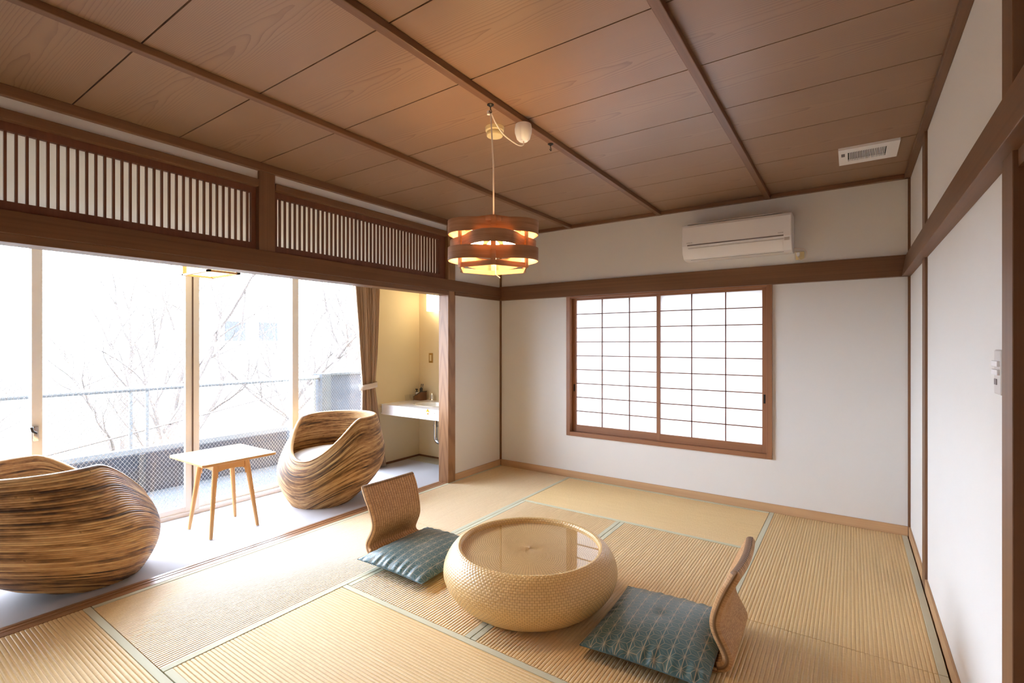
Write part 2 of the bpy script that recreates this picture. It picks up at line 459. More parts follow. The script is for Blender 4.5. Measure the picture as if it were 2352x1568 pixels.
tatami(x[3], x[4], y[4], y[6], 'y', 'tatami mat in the far right corner below the air conditioner')
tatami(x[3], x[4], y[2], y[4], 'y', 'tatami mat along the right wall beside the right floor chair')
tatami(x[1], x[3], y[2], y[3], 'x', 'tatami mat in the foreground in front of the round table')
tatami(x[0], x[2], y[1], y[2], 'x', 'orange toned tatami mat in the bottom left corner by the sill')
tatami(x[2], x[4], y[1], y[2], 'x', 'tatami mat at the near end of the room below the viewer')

# walls of the room
WX0, WX1, WZ0, WZ1 = -2.25, -.532, .44, 1.752
mb = MB().box(XL - .12, WX0, YF, YF + .12, -.06, ZC + .1).box(WX1, XR + .12, YF, YF + .12, -.06, ZC + .1)
mb.box(WX0, WX1, YF, YF + .12, -.06, WZ0).box(WX0, WX1, YF, YF + .12, WZ1, ZC + .1)
S('wall_far', mb, M['plaster'])
mb = MB().box(XL - .09, XL, 3.49, YF, -.06, ZC + .1).box(XL - .06, XL, YB, 3.41, 2.32, ZC + .1)
S('wall_left', mb, M['plaster'])
mb = MB().box(XR, XR + .12, 1.66, YF + .12, -.06, ZC + .1).box(XR, XR + .12, YB, 1.66, 1.75, ZC + .1).box(XR, XR + .12, YB, .2, -.06, 1.75)
S('wall_right', mb, M['plaster'])
S('wall_back', MB().box(-4.3, XR + .12, YB - .12, YB, -.1, ZC + .1), M['plaster'])

# ceiling boards with open joints, battens, cornice
mb = MB(); gy = [-.92] + [.734 + .4555 * k for k in range(-3, 8)] + [YF]
mb = MB(); joints = [.734 + .4555 * k for k in range(-3, 8)]
ys = [YB] + joints + [YF]
for a, b in zip(ys[:-1], ys[1:]): mb.box(XL, XR, a + .003, b - .003, ZC, ZC + .012)
S('ceiling', mb, M['ceiling'])
S('ceiling_2', MB().box(XL - .3, XR + .2, YB, YF + .1, ZC + .016, ZC + .06), M['dark'])
for i, xc in enumerate((-2.238, -1.371, -.528)):
    S('trim_%d' % (2 + i), MB().box(xc - .019, xc + .019, YB, YF, 2.41, ZC), M['beam_y'], bevel=.003)
S('trim_5', MB().box(XL, XR, YF - .035, YF, 2.411, ZC), M['beam_x'], bevel=.003)
S('trim_6', MB().box(XR - .035, XR, YB, YF, 2.411, ZC), M['beam_y'], bevel=.003)
S('trim_7', MB().box(XL, XL + .03, YB, YF, 2.39, ZC), M['beam_y'], bevel=.003)
# nageshi rails: tapered section, thicker at the foot
def rail_y(name, xw, sg, y0, y1):
    S(name, MB().prism([(xw, NB), (xw + sg * .05, NB), (xw + sg * .026, NT_), (xw, NT_)], 'y', y0, y1), M['beam_y'], bevel=.002)
S('trim_8', MB().prism([(YF, NB), (YF - .05, NB), (YF - .026, NT_), (YF, NT_)], 'x', XL, XR), M['beam_x'], bevel=.002)
rail_y('trim_9', XR, -1, YB, YF)
S('trim_10', MB().prism([(XL, 1.785), (XL + .042, 1.785), (XL + .024, NT_ - .008), (XL, NT_ - .008)], 'y', YB, YF), M['beam_y'], bevel=.002)
S('trim_11', MB().box(XO, XL + .028, YB, 3.404, NB - .004, 1.786), M['beam_y'], bevel=.002)
S('trim_12', MB().box(XL, XL + .028, 3.49, YF, NB, 1.786), M['beam_y'], bevel=.002)
# posts
S('trim_13', MB().box(XO, XL + .02, 3.404, 3.502, -.06, 2.39), [M['jamb']], bevel=.002)
S('trim_14', MB().box(XO + .02, XL + .016, 1.639, 1.745, 1.84, 2.39), M['beam_z'], bevel=.002)
S('trim_15', MB().box(XL - .01, XL + .016, YF - .016, YF + .02, -.05, 2.41), M['beam_z'])
S('trim_16', MB().box(XR - .014, XR + .02, YF - .014, YF + .02, -.05, 2.41), M['beam_z'])
S('trim_17', MB().box(XR - .012, XR + .03, 3.35, 3.462, -.05, 2.411), M['beam_z'], bevel=.002)
S('trim_18', MB().box(XR - .02, XR + .1, 1.608, 1.705, -.05, 2.411), M['beam_z'], bevel=.002)
S('trim_19', MB().box(XR - .02, XR + .1, .1, .2, -.05, 2.411), M['beam_z'], bevel=.002)
S('trim_20', MB().box(XR - .01, XR + .1, .2, 1.608, 1.71, 1.752), M['beam_y'])
# baseboards
def bb(name, ax, p): S(name, p, M['base_' + ax], bevel=.002)
bb('baseboard_far', 'x', MB().box(XL + .01, XR - .012, YF - .014, YF, -.05, .062))
bb('baseboard_left', 'y', MB().box(XL, XL + .012, 3.502, YF - .014, -.05, .062))
mb = MB().box(XR - .011, XR, 3.462, YF - .014, -.05, .062).box(XR - .011, XR, 1.705, 3.35, -.05, .062)
bb('baseboard_right', 'y', mb)
# sliding door in the recess at the right edge
d1 = S('door_1', MB().box(XR + .055, XR + .085, .2, 1.608, -.05, 1.71), M['dark_z'])
MB().lathe([(.02, 0), (.028, .001), (.028, .004), (.02, .004)], 24, (0, 0, 0)).build('finger_pull', M['brass'], d1).matrix_local = Matrix.Translation((XR + .0555, 1.52, .9)) @ Matrix.Rotation(-PI / 2, 4, 'Y')

# transoms with vertical lattice over the opening
def transom(y0, y1, first, o0, o1, label):
    t = thing('lattice_transom', label, 'transom', (XL - .03, (y0 + y1) / 2, 1.886), 0, 'lattice transoms over the veranda opening')
    cy = (y0 + y1) / 2; Z = lambda z: z - 1.886
    f = MB().box(-.02, .012, y0 - cy, y1 - cy, Z(1.886), Z(1.936)).box(-.02, .012, y0 - cy, y1 - cy, Z(2.25), Z(2.292))
    f.box(-.02, .012, y0 - cy, o0 - cy, Z(1.936), Z(2.25)).box(-.02, .012, o1 - cy, y1 - cy, Z(1.936), Z(2.25))
    f.build('frame', M['slat'], t)
    h = MB().box(-.03, .05, y0 - cy, y1 - cy, Z(2.29), Z(2.335)); h.build('head_rail', M['beam_y'], t, bevel=.002)
    m = MB(); yy = first
    while yy < o1 - .005:
        if yy > o0 + .003: m.box(-.009, .008, yy - .0047 - cy, yy + .0047 - cy, Z(1.936), Z(2.25))
        yy += .03575
    m.build('lattice', M['slat'], t)
    MB().box(-.0125, -.0105, o0 - .005 - cy, o1 + .005 - cy, Z(1.93), Z(2.255)).build('paper', M['ranma_paper'], t)
    return t
transom(-.10, 1.637, .5164 - .03575 * 15, -.06, 1.609, 'wider lattice transom with white paper at the left end of the beam')
transom(1.747, 3.402, 1.802, 1.777, 3.328, 'lattice transom with white paper between the two posts behind the pendant lamp')

# paper window in the far wall
w1 = bpy.data.objects.new('window_1', None); C.objects.link(w1); w1['kind'] = 'structure'; w1.location = (-1.39, YF, .405)
def loc(mb, name, mat, parent, org, **kw):
    mb.v = [(a - org[0], b - org[1], c - org[2]) for a, b, c in mb.v]; return mb.build(name, mat, parent, **kw)
o = (-1.39, YF, .405)
mb = MB().box(-2.283, -2.245, YF - .022, YF + .11, .405, 1.752).box(-.537, -.499, YF - .022, YF + .11, .405, 1.752)
loc(mb, 'side_casing', M['window_z'], w1, o, bevel=.002)
mb = MB().box(-2.245, -.537, YF - .022, YF + .11, .405, .443).box(-2.245, -.537, YF - .02, YF + .11, 1.735, 1.765)
loc(mb, 'sill_and_head', M['window_x'], w1, o, bevel=.002)
def sash(x0, x1, yc, stl, str_, pull):
    org = ((x0 + x1) / 2, yc, .443)
    s = bpy.data.objects.new('shoji_sash', None); C.objects.link(s); s.parent = w1; s.location = Vector(org) - Vector(o)
    m = MB().box(x0, x0 + stl, yc - .013, yc + .013, .443, 1.737).box(x1 - str_, x1, yc - .013, yc + .013, .443, 1.737)
    loc(m, 'stile', M['window_z'], s, org, bevel=.0015)
    zb, zt = .443 + .062, 1.737 - .022
    m = MB().box(x0 + stl, x1 - str_, yc - .013, yc + .013, .443, zb).box(x0 + stl, x1 - str_, yc - .013, yc + .013, zt, 1.737)
    loc(m, 'rail', M['window_x'], s, org, bevel=.0015)
    m = MB(); a, b = x0 + stl, x1 - str_
    for i in (1, 2): m.box(a + (b - a) * i / 3 - .004, a + (b - a) * i / 3 + .004, yc - .008, yc + .004, zb, zt)
    for i in range(1, 9): m.box(a, b, yc - .008, yc + .004, zb + (zt - zb) * i / 9 - .004, zb + (zt - zb) * i / 9 + .004)
    loc(m, 'muntin', M['slat'], s, org)
    loc(MB().box(a - .004, b + .004, yc + .005, yc + .007, zb - .004, zt + .004), 'paper', M['paper'], s, org)
    px = x1 - str_ / 2 if pull > 0 else x0 + stl / 2
    loc(MB().box(px - .007, px + .007, yc - .0145, yc - .012, .83, .90), 'finger_pull', M['black_metal'], s, org)
sash(-2.245, -1.368, YF + .05, .04, .03, -1)
sash(-1.405, -.537, YF + .02, .03, .034, 1)

# ------------------------------------------------------------------ veranda shell
ZV = 2.32
S('ceiling_3', MB().box(-4.3, XO + .03, YB, YE + .1, ZV, ZV + .1), M['plaster'])
S('wall_end', MB().box(-4.3, XL - .09, YE, YE + .1, -.1, ZV), M['plaster_warm'])
S('wall_alcove', MB().box(XO + .01, XL - .089, 3.502, YE + .05, -.1, ZV), M['plaster_warm'])
mb = MB().box(-4.26, -4.107, 3.40, YE + .1, -.1, ZV).box(-4.26, -4.107, YB, 3.40, 2.06, ZV).box(-4.26, -4.107, YB, -.05, -.1, 2.06)
S('wall_outer', mb, M['plaster_warm'])
S('baseboard_alcove', MB().box(-4.107, -4.099, 3.40, YE, 0, .022).box(-4.107, -3.2, YE - .008, YE, 0, .022), M['dark_z'])
# glass doors: aluminium sashes on two tracks
S('trim_21', MB().box(-4.20, -4.11, -.05, 3.40, -.06, .03).box(-4.20, -4.11, -.05, 3.40, 2.02, 2.06), M['alu'], bevel=.003)
def glassdoor(name, xc, y0, y1, lock=False, wide0=.05, wide1=.05):
    d = bpy.data.objects.new(name, None); C.objects.link(d); d['kind'] = 'structure'; d.location = (xc, (y0 + y1) / 2, .03)
    org = d.location
    m = MB().box(xc - .014, xc + .014, y0, y0 + wide0, .03, 2.02).box(xc - .014, xc + .014, y1 - wide1, y1, .03, 2.02)
    m.box(xc - .014, xc + .014, y0 + wide0, y1 - wide1, .03, .068).box(xc - .014, xc + .014, y0 + wide0, y1 - wide1, 1.97, 2.02)
    loc(m, 'sash_frame', M['alu'], d, org, bevel=.002)
    loc(MB().box(xc - .002, xc + .002, y0 + wide0 - .004, y1 - wide1 + .004, .064, 1.975), 'wired_pane', M['wired'], d, org)
    if lock:
        l = MB().box(xc + .014, xc + .03, y0 + .004, y0 + .03, .70, .79); loc(l, 'latch_plate', M['chrome'], d, org, bevel=.003)
        l = MB().tube([(xc + .035, y0 + .017, .75), (xc + .05, y0 - .002, .765), (xc + .052, y0 - .008, .79)], .007, 10); loc(l, 'latch_lever', M['black_metal'], d, org, smooth=True)
glassdoor('door_2', -4.172, -.05, .845, False)
glassdoor('door_3', -4.136, .797, 1.69, True)
glassdoor('door_4', -4.172, 1.684, 2.56, False)
glassdoor('door_5', -4.136, 2.50, 3.40, False, .06)
S('trim_26', MB().box(-4.150, -4.1165, 1.683, 1.693, .03, 2.02), M['alu_dark'])
S('trim_22', MB().box(-4.150, -4.118, 1.693, 1.735, .03, 2.02), M['alu'], bevel=.002)

# ------------------------------------------------------------------ balcony and the view
S('floor_4', MB().box(-5.12, -4.2, -2.5, 5.2, -.2, -.01), M['concrete'])
S('wall_parapet', MB().box(-5.22, -5.08, -2.5, 3.44, -.2, .335), M['concrete_dark'])
S('wall_parapet_2', MB().box(-5.22, -5.08, 3.56, 5.2, -.2, .915), M['concrete_dark'])
S('trim_23', MB().box(-5.23, -5.06, 3.44, 3.56, -.2, .94), M['concrete'], bevel=.004)
S('trim_24', MB().box(-5.23, -5.06, 3.56, 5.2, .915, .945), M['concrete'], bevel=.004)
S('trim_25', MB().box(-5.08, -5.06, 1.66, 1.70, -.01, .335), M['concrete'])
t = thing('balcony_railing', 'pale grey balcony railing on the dark parapet outside the glass doors', 'railing', (-5.13, 1.0, .335))
MB().tube([(0, -3.4, .565), (0, 2.44, .565)], .023, 14).build('top_rail', M['rail'], t, smooth=True)
MB().box(-.03, .03, -3.4, 2.44, .0, .05).build('bottom_rail', M['rail'], t, bevel=.004)
for yb in (.615, .735, -1.25, 2.38): MB().box(-.012, .012, yb - .012, yb + .012, .05, .55).build('baluster', M['rail'], t, bevel=.002)

def tree(x, y, z0, h, seed, lean, label, spread=.44, depth=5):
    R = random.Random(seed); m = MB()
    def grow(p, d, L, r, k):
        n = 5; pts = [p.copy()]; rs = [r]; q = p.copy(); dd = d.copy()
        for i in range(n):
            dd = (dd + Vector((R.uniform(-1, 1), R.uniform(-1, 1), R.uniform(-.6, .9))) * .17).normalized()
            q = q + dd * L / n; pts.append(q.copy()); rs.append(r * (1 - .45 * (i + 1) / n))
            if k > 1 and i >= 1 and R.random() < .55:
                side = Vector((R.uniform(-1, 1), R.uniform(-1, 1), R.uniform(-.35, .6))).normalized()
                grow(q.copy(), (dd * .55 + side * spread).normalized(), L * R.uniform(.5, .75), rs[-1] * .62, k - 1)
        m.tube(pts, rs, 7 if r > .04 else 4)
        if k > 0:
            for j in range(2):
                side = Vector((R.uniform(-1, 1), R.uniform(-1, 1), R.uniform(-.3, .5)))
                grow(q.copy(), (dd + side * spread).normalized(), L * R.uniform(.6, .85), rs[-1] * .8, k - 1)
    grow(Vector((0, 0, 0)), Vector(lean).normalized(), h * .34, h * .022, depth)
    o = m.build('bare_tree', M['bark'], smooth=False, loc=(x, y, z0))
    tag(o, label, 'tree', 'bare trees beyond the balcony')
    return o
tree(-10.5, .4, -3.4, 8.5, 3, (.1, -.25, 1), 'bare tree with a thick leaning trunk at the left edge beyond the balcony')
tree(-11.5, 3.9, -3.4, 9.0, 11, (.1, .15, 1), 'bare tree seen through the middle glass doors left of the frame')
tree(-12.0, 8.4, -3.4, 9.5, 23, (0, -.1, 1), 'bare tree rising behind the narrow glass door beside the curtain')
tree(-17.0, 5.4, -3.6, 8.5, 31, (.1, .1, 1), 'bare thin tree in front of the pale building')
tree(-16.5, .8, -3.6, 9.5, 47, (.1, -.1, 1), 'bare tree far back behind the leaning tree at the left', depth=6)
tree(-19.5, 10.5, -3.6, 9.0, 53, (.1, .1, 1), 'bare tree far back right of the narrow glass door', depth=5)
# opposite bank, cable, buildings
mb = MB(); nx, ny = 14, 20
vs = []; fs = []
for i in range(nx):
    for j in range(ny):
        X = -6.5 - 45 * i / (nx - 1); Y = -30 + 75 * j / (ny - 1)
        vs.append((X, Y, -3.6 + (.05 * (-X - 6.5)) + .25 * math.sin(X * 1.7 + Y) * math.cos(Y * .8)))
for i in range(nx - 1):
    for j in range(ny - 1): fs.append((i * ny + j, (i + 1) * ny + j, (i + 1) * ny + j + 1, i * ny + j + 1))
mb.add(vs, fs); o = mb.build('ground', M['bank'], smooth=True); o['kind'] = 'structure'
mb = MB()
mb.tube([(-7.0, q, .13 + .168 * (q - 1.62) + .0016 * (q - 3.5) ** 2) for q in np.linspace(-16, 16, 40)], .011, 6)
tag(mb.build('power_cable', M['bark'], smooth=True), 'thin dark cable hanging outside beyond the balcony railing', 'cable')
def house(x0, x1, y0, y1, z1, label, wins):
    t = thing('building', label, 'building', ((x0 + x1) / 2, (y0 + y1) / 2, -3.6), 0, 'pale buildings across the river')
    cx, cy = t.location[0], t.location[1]
    MB().box(x0 - cx, x1 - cx, y0 - cy, y1 - cy, 0, z1 + 3.6).build('facade', M['facade'], t)
    MB().box(x0 - .3 - cx, x1 + .3 - cx, y0 - .3 - cy, y1 + .3 - cy, z1 + 3.6, z1 + 3.85).build('roof', M['facade'], t)
    for (ya, yb, za, zb) in wins: MB().box(x1 - cx, x1 - cx + .06, ya - cy, yb - cy, za + 3.6, zb + 3.6).build('window_pane', M['facade_pane'], t)
house(-27, -21, 9.3, 12.8, 2.9, 'pale building behind the branches seen left of the narrow glass door', [(9.8, 10.6, 1.4, 2.2), (11.2, 12.0, 1.4, 2.2)])
house(-26, -20, 14.4, 17.4, 3.4, 'pale building with two small dark windows beside the curtain', [(14.9, 15.3, 1.5, 2.5), (16.0, 16.3, 1.5, 2.2)])

# ------------------------------------------------------------------ curtain
def curtain():
    t = thing('curtain', 'brown curtain gathered with a pale tie at the end of the glass doors', 'curtain', (-4.06, 3.28, 0))
    nu, nv = 150, 60; V = np.zeros((nv, nu, 3))
    zk = [0.012, .25, .55, .80, .86, .92, 1.2, 1.6, 2.05]
    y0k = [3.30, 3.225, 3.19, 3.198, 3.203, 3.198, 3.165, 3.125, 3.085]
    y1k = [3.515, 3.475, 3.43, 3.392, 3.384, 3.390, 3.415, 3.435, 3.445]
    for i in range(nv):
        z = zk[0] + (zk[-1] - zk[0]) * i / (nv - 1)
        a, b = np.interp(z, zk, y0k), np.interp(z, zk, y1k); w = b - a
        u = np.linspace(0, 1, nu)
        amp = .016 + .018 * min(1, abs(z - .86) / .6)
        ph = u * 2 * PI * 9 + .8 * np.sin(u * 5 + 1.3)
        V[i, :, 1] = a + w * (u + .012 * np.sin(ph * 2 + .4)) - 3.28
        V[i, :, 0] = amp * np.sin(ph) + .012 * np.sin(u * 17 + z * .8)
        V[i, :, 2] = z
    o = grid_obj('drape', V, nu, nv, M['curtain'], t)
    o.modifiers.new('solid', 'SOLIDIFY').thickness = .003
    pts = [(.040 * math.cos(k), .105 * math.sin(k) + .013) for k in np.linspace(0, 2 * PI, 40, endpoint=False)]
    vs = []; m = MB()
    for z in (.835, .888):
        vs += [(p[0], p[1], z + .012 * (p[1] / .1)) for p in pts]
    n = len(pts); m.add(vs, [(i, (i + 1) % n, (i + 1) % n + n, i + n) for i in range(n)])
    o = m.build('tie_band', M['tie'], t, smooth=True); s = o.modifiers.new('solid', 'SOLIDIFY'); s.thickness = .004; s.offset = 1
curtain()
m = MB().tube([(-4.085, -.05, 2.085), (-4.085, 3.46, 2.085)], .012, 10)
tag(m.build('curtain_rod', M['alu'], smooth=True), 'pale curtain rod above the glass doors', 'rod')

# ------------------------------------------------------------------ rattan egg chairs
def egg_chair():
    t = thing('rattan_egg_chair', 'round rattan egg chair at the far end of the veranda beside the curtain', 'chair', (0, 0, 0), 0, 'rattan egg chairs on the veranda')
    zs = [-.35, -.12, 0, .05, .1, .2, .32, .44, .54, .62, .70, .76]; rs = [.04, .13, .225, .302, .362, .417, .434, .418, .388, .352, .304, .262]
    cs = [.26, .20, .15, .122, .094, .042, .0, -.038, -.062, -.08, -.096, -.104]
    pf = np.polyfit(zs, rs, 6); R = lambda z: np.polyval(pf, z) * .962
    pc = np.polyfit(zs, cs, 4); CF = lambda z: np.polyval(pc, z)
    n = 180; th = np.linspace(0, 2 * PI, n, endpoint=False)      # front is +y
    phi = np.abs((th - PI / 2 + PI) % (2 * PI) - PI)
    s = np.clip((np.degrees(phi) - 3) / 67, 0, 1); sm = s * s * (3 - 2 * s)
    h = .366 + .293 * sm
    zb = -.24 + .30 * (.5 - .5 * np.cos(phi)) + .02 * np.sin(phi * 3)
    N = 64; sub = 4; rows = N * sub + 1
    V = []; UV = []; u = np.linspace(0, 1, n + 1)
    # outer side, from the foot to the rim
    for i in range(rows):
        q = i / sub; v = q / N
        vv = v + .0
        z = zb + (h - zb) * vv
        cor = .0035 * (np.abs(np.sin(PI * q)) ** .6 - 1)
        r = R(z) + cor
        V.append(np.stack([r * np.cos(th), r * np.sin(th) + CF(z), z], -1)); UV.append(np.stack([u, np.full(n + 1, q + .001)], -1))
    # rounded rim
    tk = .034
    for k in range(1, 9):
        a = PI * k / 9
        rr = R(h) - tk / 2 + tk / 2 * math.cos(a); z = h + .016 * math.sin(a)
        V.append(np.stack([rr * np.cos(th), rr * np.sin(th) + CF(np.minimum(z, h)), z], -1)); UV.append(np.stack([u, np.full(n + 1, N + .12 * k)], -1))
    # inner side down to the seat
    Ni = 34
    zi = .30
    for i in range(Ni * sub + 1):
        q = i / sub; v = q / Ni
        z = h + (zi - h) * v
        r = R(z) - tk + .003 * (1 - np.abs(np.sin(PI * q)) ** .6) 
        V.append(np.stack([r * np.cos(th), r * np.sin(th) + CF(z), z], -1)); UV.append(np.stack([u, np.full(n + 1, 70 + q)], -1))
    V = np.array(V); UV = np.array(UV)
    # seat deck closing the inside
    for rr in (.30, .15, .002):
        V = np.concatenate([V, np.stack([rr * np.cos(th), rr * np.sin(th), np.full(n, zi - .005)], -1)[None]]); UV = np.concatenate([UV, UV[-1:] + np.array([0, 1.0])])
    o = grid_obj('shell', V, n, len(V), M['cane'], t, True, UV, cut=0.002)
    m = MB().lathe([(.215, 0), (.22, .006), (.2, .012), (.05, .012)], 48, (0, .148, 0)); m.build('base', M['cane'], t)
    return t
ch = egg_chair()
CHR, CHL = (-3.655, 2.587, 0), (-3.475, .778, 0)
ch.location = CHR; ch.rotation_euler = (0, 0, PI + .33)
ch2 = dup(ch, CHL, .22, 'round rattan egg chair seen from behind at the left edge of the veranda')
def seat_cushion(loc_, label):
    m = MB(); prof = [(.02, .30), (.29, .302), (.322, .318), (.330, .345), (.320, .370), (.28, .386), (.18, .393), (.02, .396)]
    prof = [(r, z - .30) for r, z in prof]
    m.lathe(prof, 56)
    o = m.build('seat_cushion', M['white_cloth'], smooth=True, loc=(loc_[0], loc_[1], .297))
    o.modifiers.new('sub', 'SUBSURF').levels = 1; o.modifiers['sub'].render_levels = 1
    tag(o, label, 'cushion', 'round seat cushions in the egg chairs')
seat_cushion(CHR, 'round white seat cushion in the far egg chair by the curtain')
seat_cushion(CHL, 'round white seat cushion showing past the rim of the left egg chair')

# ------------------------------------------------------------------ side table
def side_table():
    cx, cy = -3.64, 1.69
    t = thing('side_table', 'small rectangular pale wood side table between the two egg chairs', 'table', (cx, cy, 0))
    def top(m):
        a, b = .258, .244; c = .014
        m.prism([(-a + c, -b), (a - c, -b), (a, -b + c), (a, b - c), (a - c, b), (-a + c, b), (-a, b - c), (-a, -b + c)], 'z', .504, .522)
    m = MB(); top(m); o = m.build('tabletop', M['pale_y'], t, bevel=.004)
    legs = [(-.159, -.155), (.159, -.155), (-.159, .155), (.159, .155)]
    for lx, ly in legs:
        sx, sy = lx / abs(lx), ly / abs(ly)
        m = MB().tube([(lx, ly, .004), (lx - sx * .005, ly - sy * .005, .05), (sx * .112, sy * .108, .44), (sx * .105, sy * .10, .504)], [.0105, .012, .0175, .019], 14)
        leg = m.build('leg', M['pale_z'], t, smooth=True)
        MB().lathe([(.008, -.004), (.010, -.003), (.010, .001), (.006, .001)], 16, (lx, ly, .004)).build('foot_glide', M['white'], leg)
    # aprons with an arched lower edge
    for sy in (-1, 1):
        m = MB(); L = .118; pts = [(-L, .504), (L, .504)] + [(L * math.cos(a) * .99, .386 + .050 * math.sin(a) ** .55) for a in np.linspace(0, PI, 17)]
        m.prism(pts, 'y', sy * .098 - .009, sy * .098 + .009); m.build('apron', M['pale_x'], t)
    for sx in (-1, 1):
        m = MB(); L = .112; pts = [(-L, .504), (L, .504)] + [(L * math.cos(a) * .99, .386 + .050 * math.sin(a) ** .55) for a in np.linspace(0, PI, 17)]
        m.prism(pts, 'x', sx * .103 - .009, sx * .103 + .009); m.build('apron', M['pale_y'], t)
side_table()

# ------------------------------------------------------------------ low round woven table
def low_table():
    t = thing('low_round_table', 'low round woven rattan table with a glass top in the middle of the mats', 'table', (-1.36, 2.13, .0013))
    P = [(.300, .000), (.325, .004), (.352, .022), (.388, .052), (.420, .090), (.438, .130), (.441, .162), (.432, .198), (.414, .232), (.392, .258), (.372, .272), (.360, .274), (.353, .268), (.3515, .256), (.351, .244)]
    P = np.array(P)
    # smooth the profile and walk it by arc length
    for _ in range(3):
        Q = np.repeat(P, 2, 0)[:-1]; Q[1::2] = (P[:-1] + P[1:]) / 2
        P = Q.copy(); P[1:-1] = .25 * Q[:-2] + .5 * Q[1:-1] + .25 * Q[2:]
    sl = np.concatenate([[0], np.cumsum(np.linalg.norm(np.diff(P, axis=0), axis=1))])
    rowh = .0104; N = int(sl[-1] / rowh); sub = 3; rows = N * sub + 1
    K = 256; n = K * 4
    th = np.linspace(0, 2 * PI, n, endpoint=False); V = []; UV = []; u = np.linspace(0, K / 2, n + 1)
    for i in range(rows):
        q = i / sub; s = sl[-1] * q / N
        r, z = np.interp(s, sl, P[:, 0]), np.interp(s, sl, P[:, 1])
        e = 1e-3; dr = np.interp(s + e, sl, P[:, 0]) - np.interp(s - e, sl, P[:, 0]); dz = np.interp(s + e, sl, P[:, 1]) - np.interp(s - e, sl, P[:, 1])
        L = math.hypot(dr, dz); nr, nz = dz / L, -dr / L
        row = int(q - 1e-9); fr = q - row
        k = th * K / (2 * PI)
        bul = (.5 + .5 * np.cos(PI * (k * 2 / 2 + row)))      # over one stake, under the next
        d = .0022 * bul * (math.sin(PI * fr) ** .5 if 0 < fr < 1 else 0) + .0008 * (math.sin(PI * fr) if 0 < fr < 1 else 0)
        edge = min(1, q / 2, (N - q) / 2)
        rr = r + nr * d * edge; zz = np.full(n, z) + nz * d * edge
        V.append(np.stack([rr * np.cos(th), rr * np.sin(th), zz], -1)); UV.append(np.stack([u, np.full(n + 1, q)], -1))
    grid_obj('woven_body', np.array(V), n, rows, M['weave'], t, True, np.array(UV))
    # woven disc below the glass: rings over radial stakes
    Rr = .352; N2 = 58; K2 = 128; n2 = K2 * 4; sub2 = 3
    th = np.linspace(0, 2 * PI, n2, endpoint=False); V = []; UV = []; u = np.linspace(0, K2 / 2, n2 + 1)
    for i in range(N2 * sub2 + 1):
        q = i / sub2; r = .004 + (Rr - .004) * q / N2; row = int(q - 1e-9); fr = q - row
        k = th * K2 / (2 * PI)
        d = .0016 * (.5 + .5 * np.cos(PI * (k + row))) * (math.sin(PI * fr) ** .5 if 0 < fr < 1 else 0)
        V.append(np.stack([r * np.cos(th), r * np.sin(th), .243 + d], -1)); UV.append(np.stack([u, np.full(n2 + 1, q)], -1))
    grid_obj('woven_top', np.array(V), n2, N2 * sub2 + 1, M['weave_top'], t, True, np.array(UV))
    MB().lathe([(.3475, .2495), (.349, .2515), (.349, .2555), (.3475, .257)], 128).build('glass_top', M['glass'], t)
    MB().lathe([(.295, 0), (.3, .004), (.2, .006)], 64).build('base', M['weave_top'], t)
low_table()

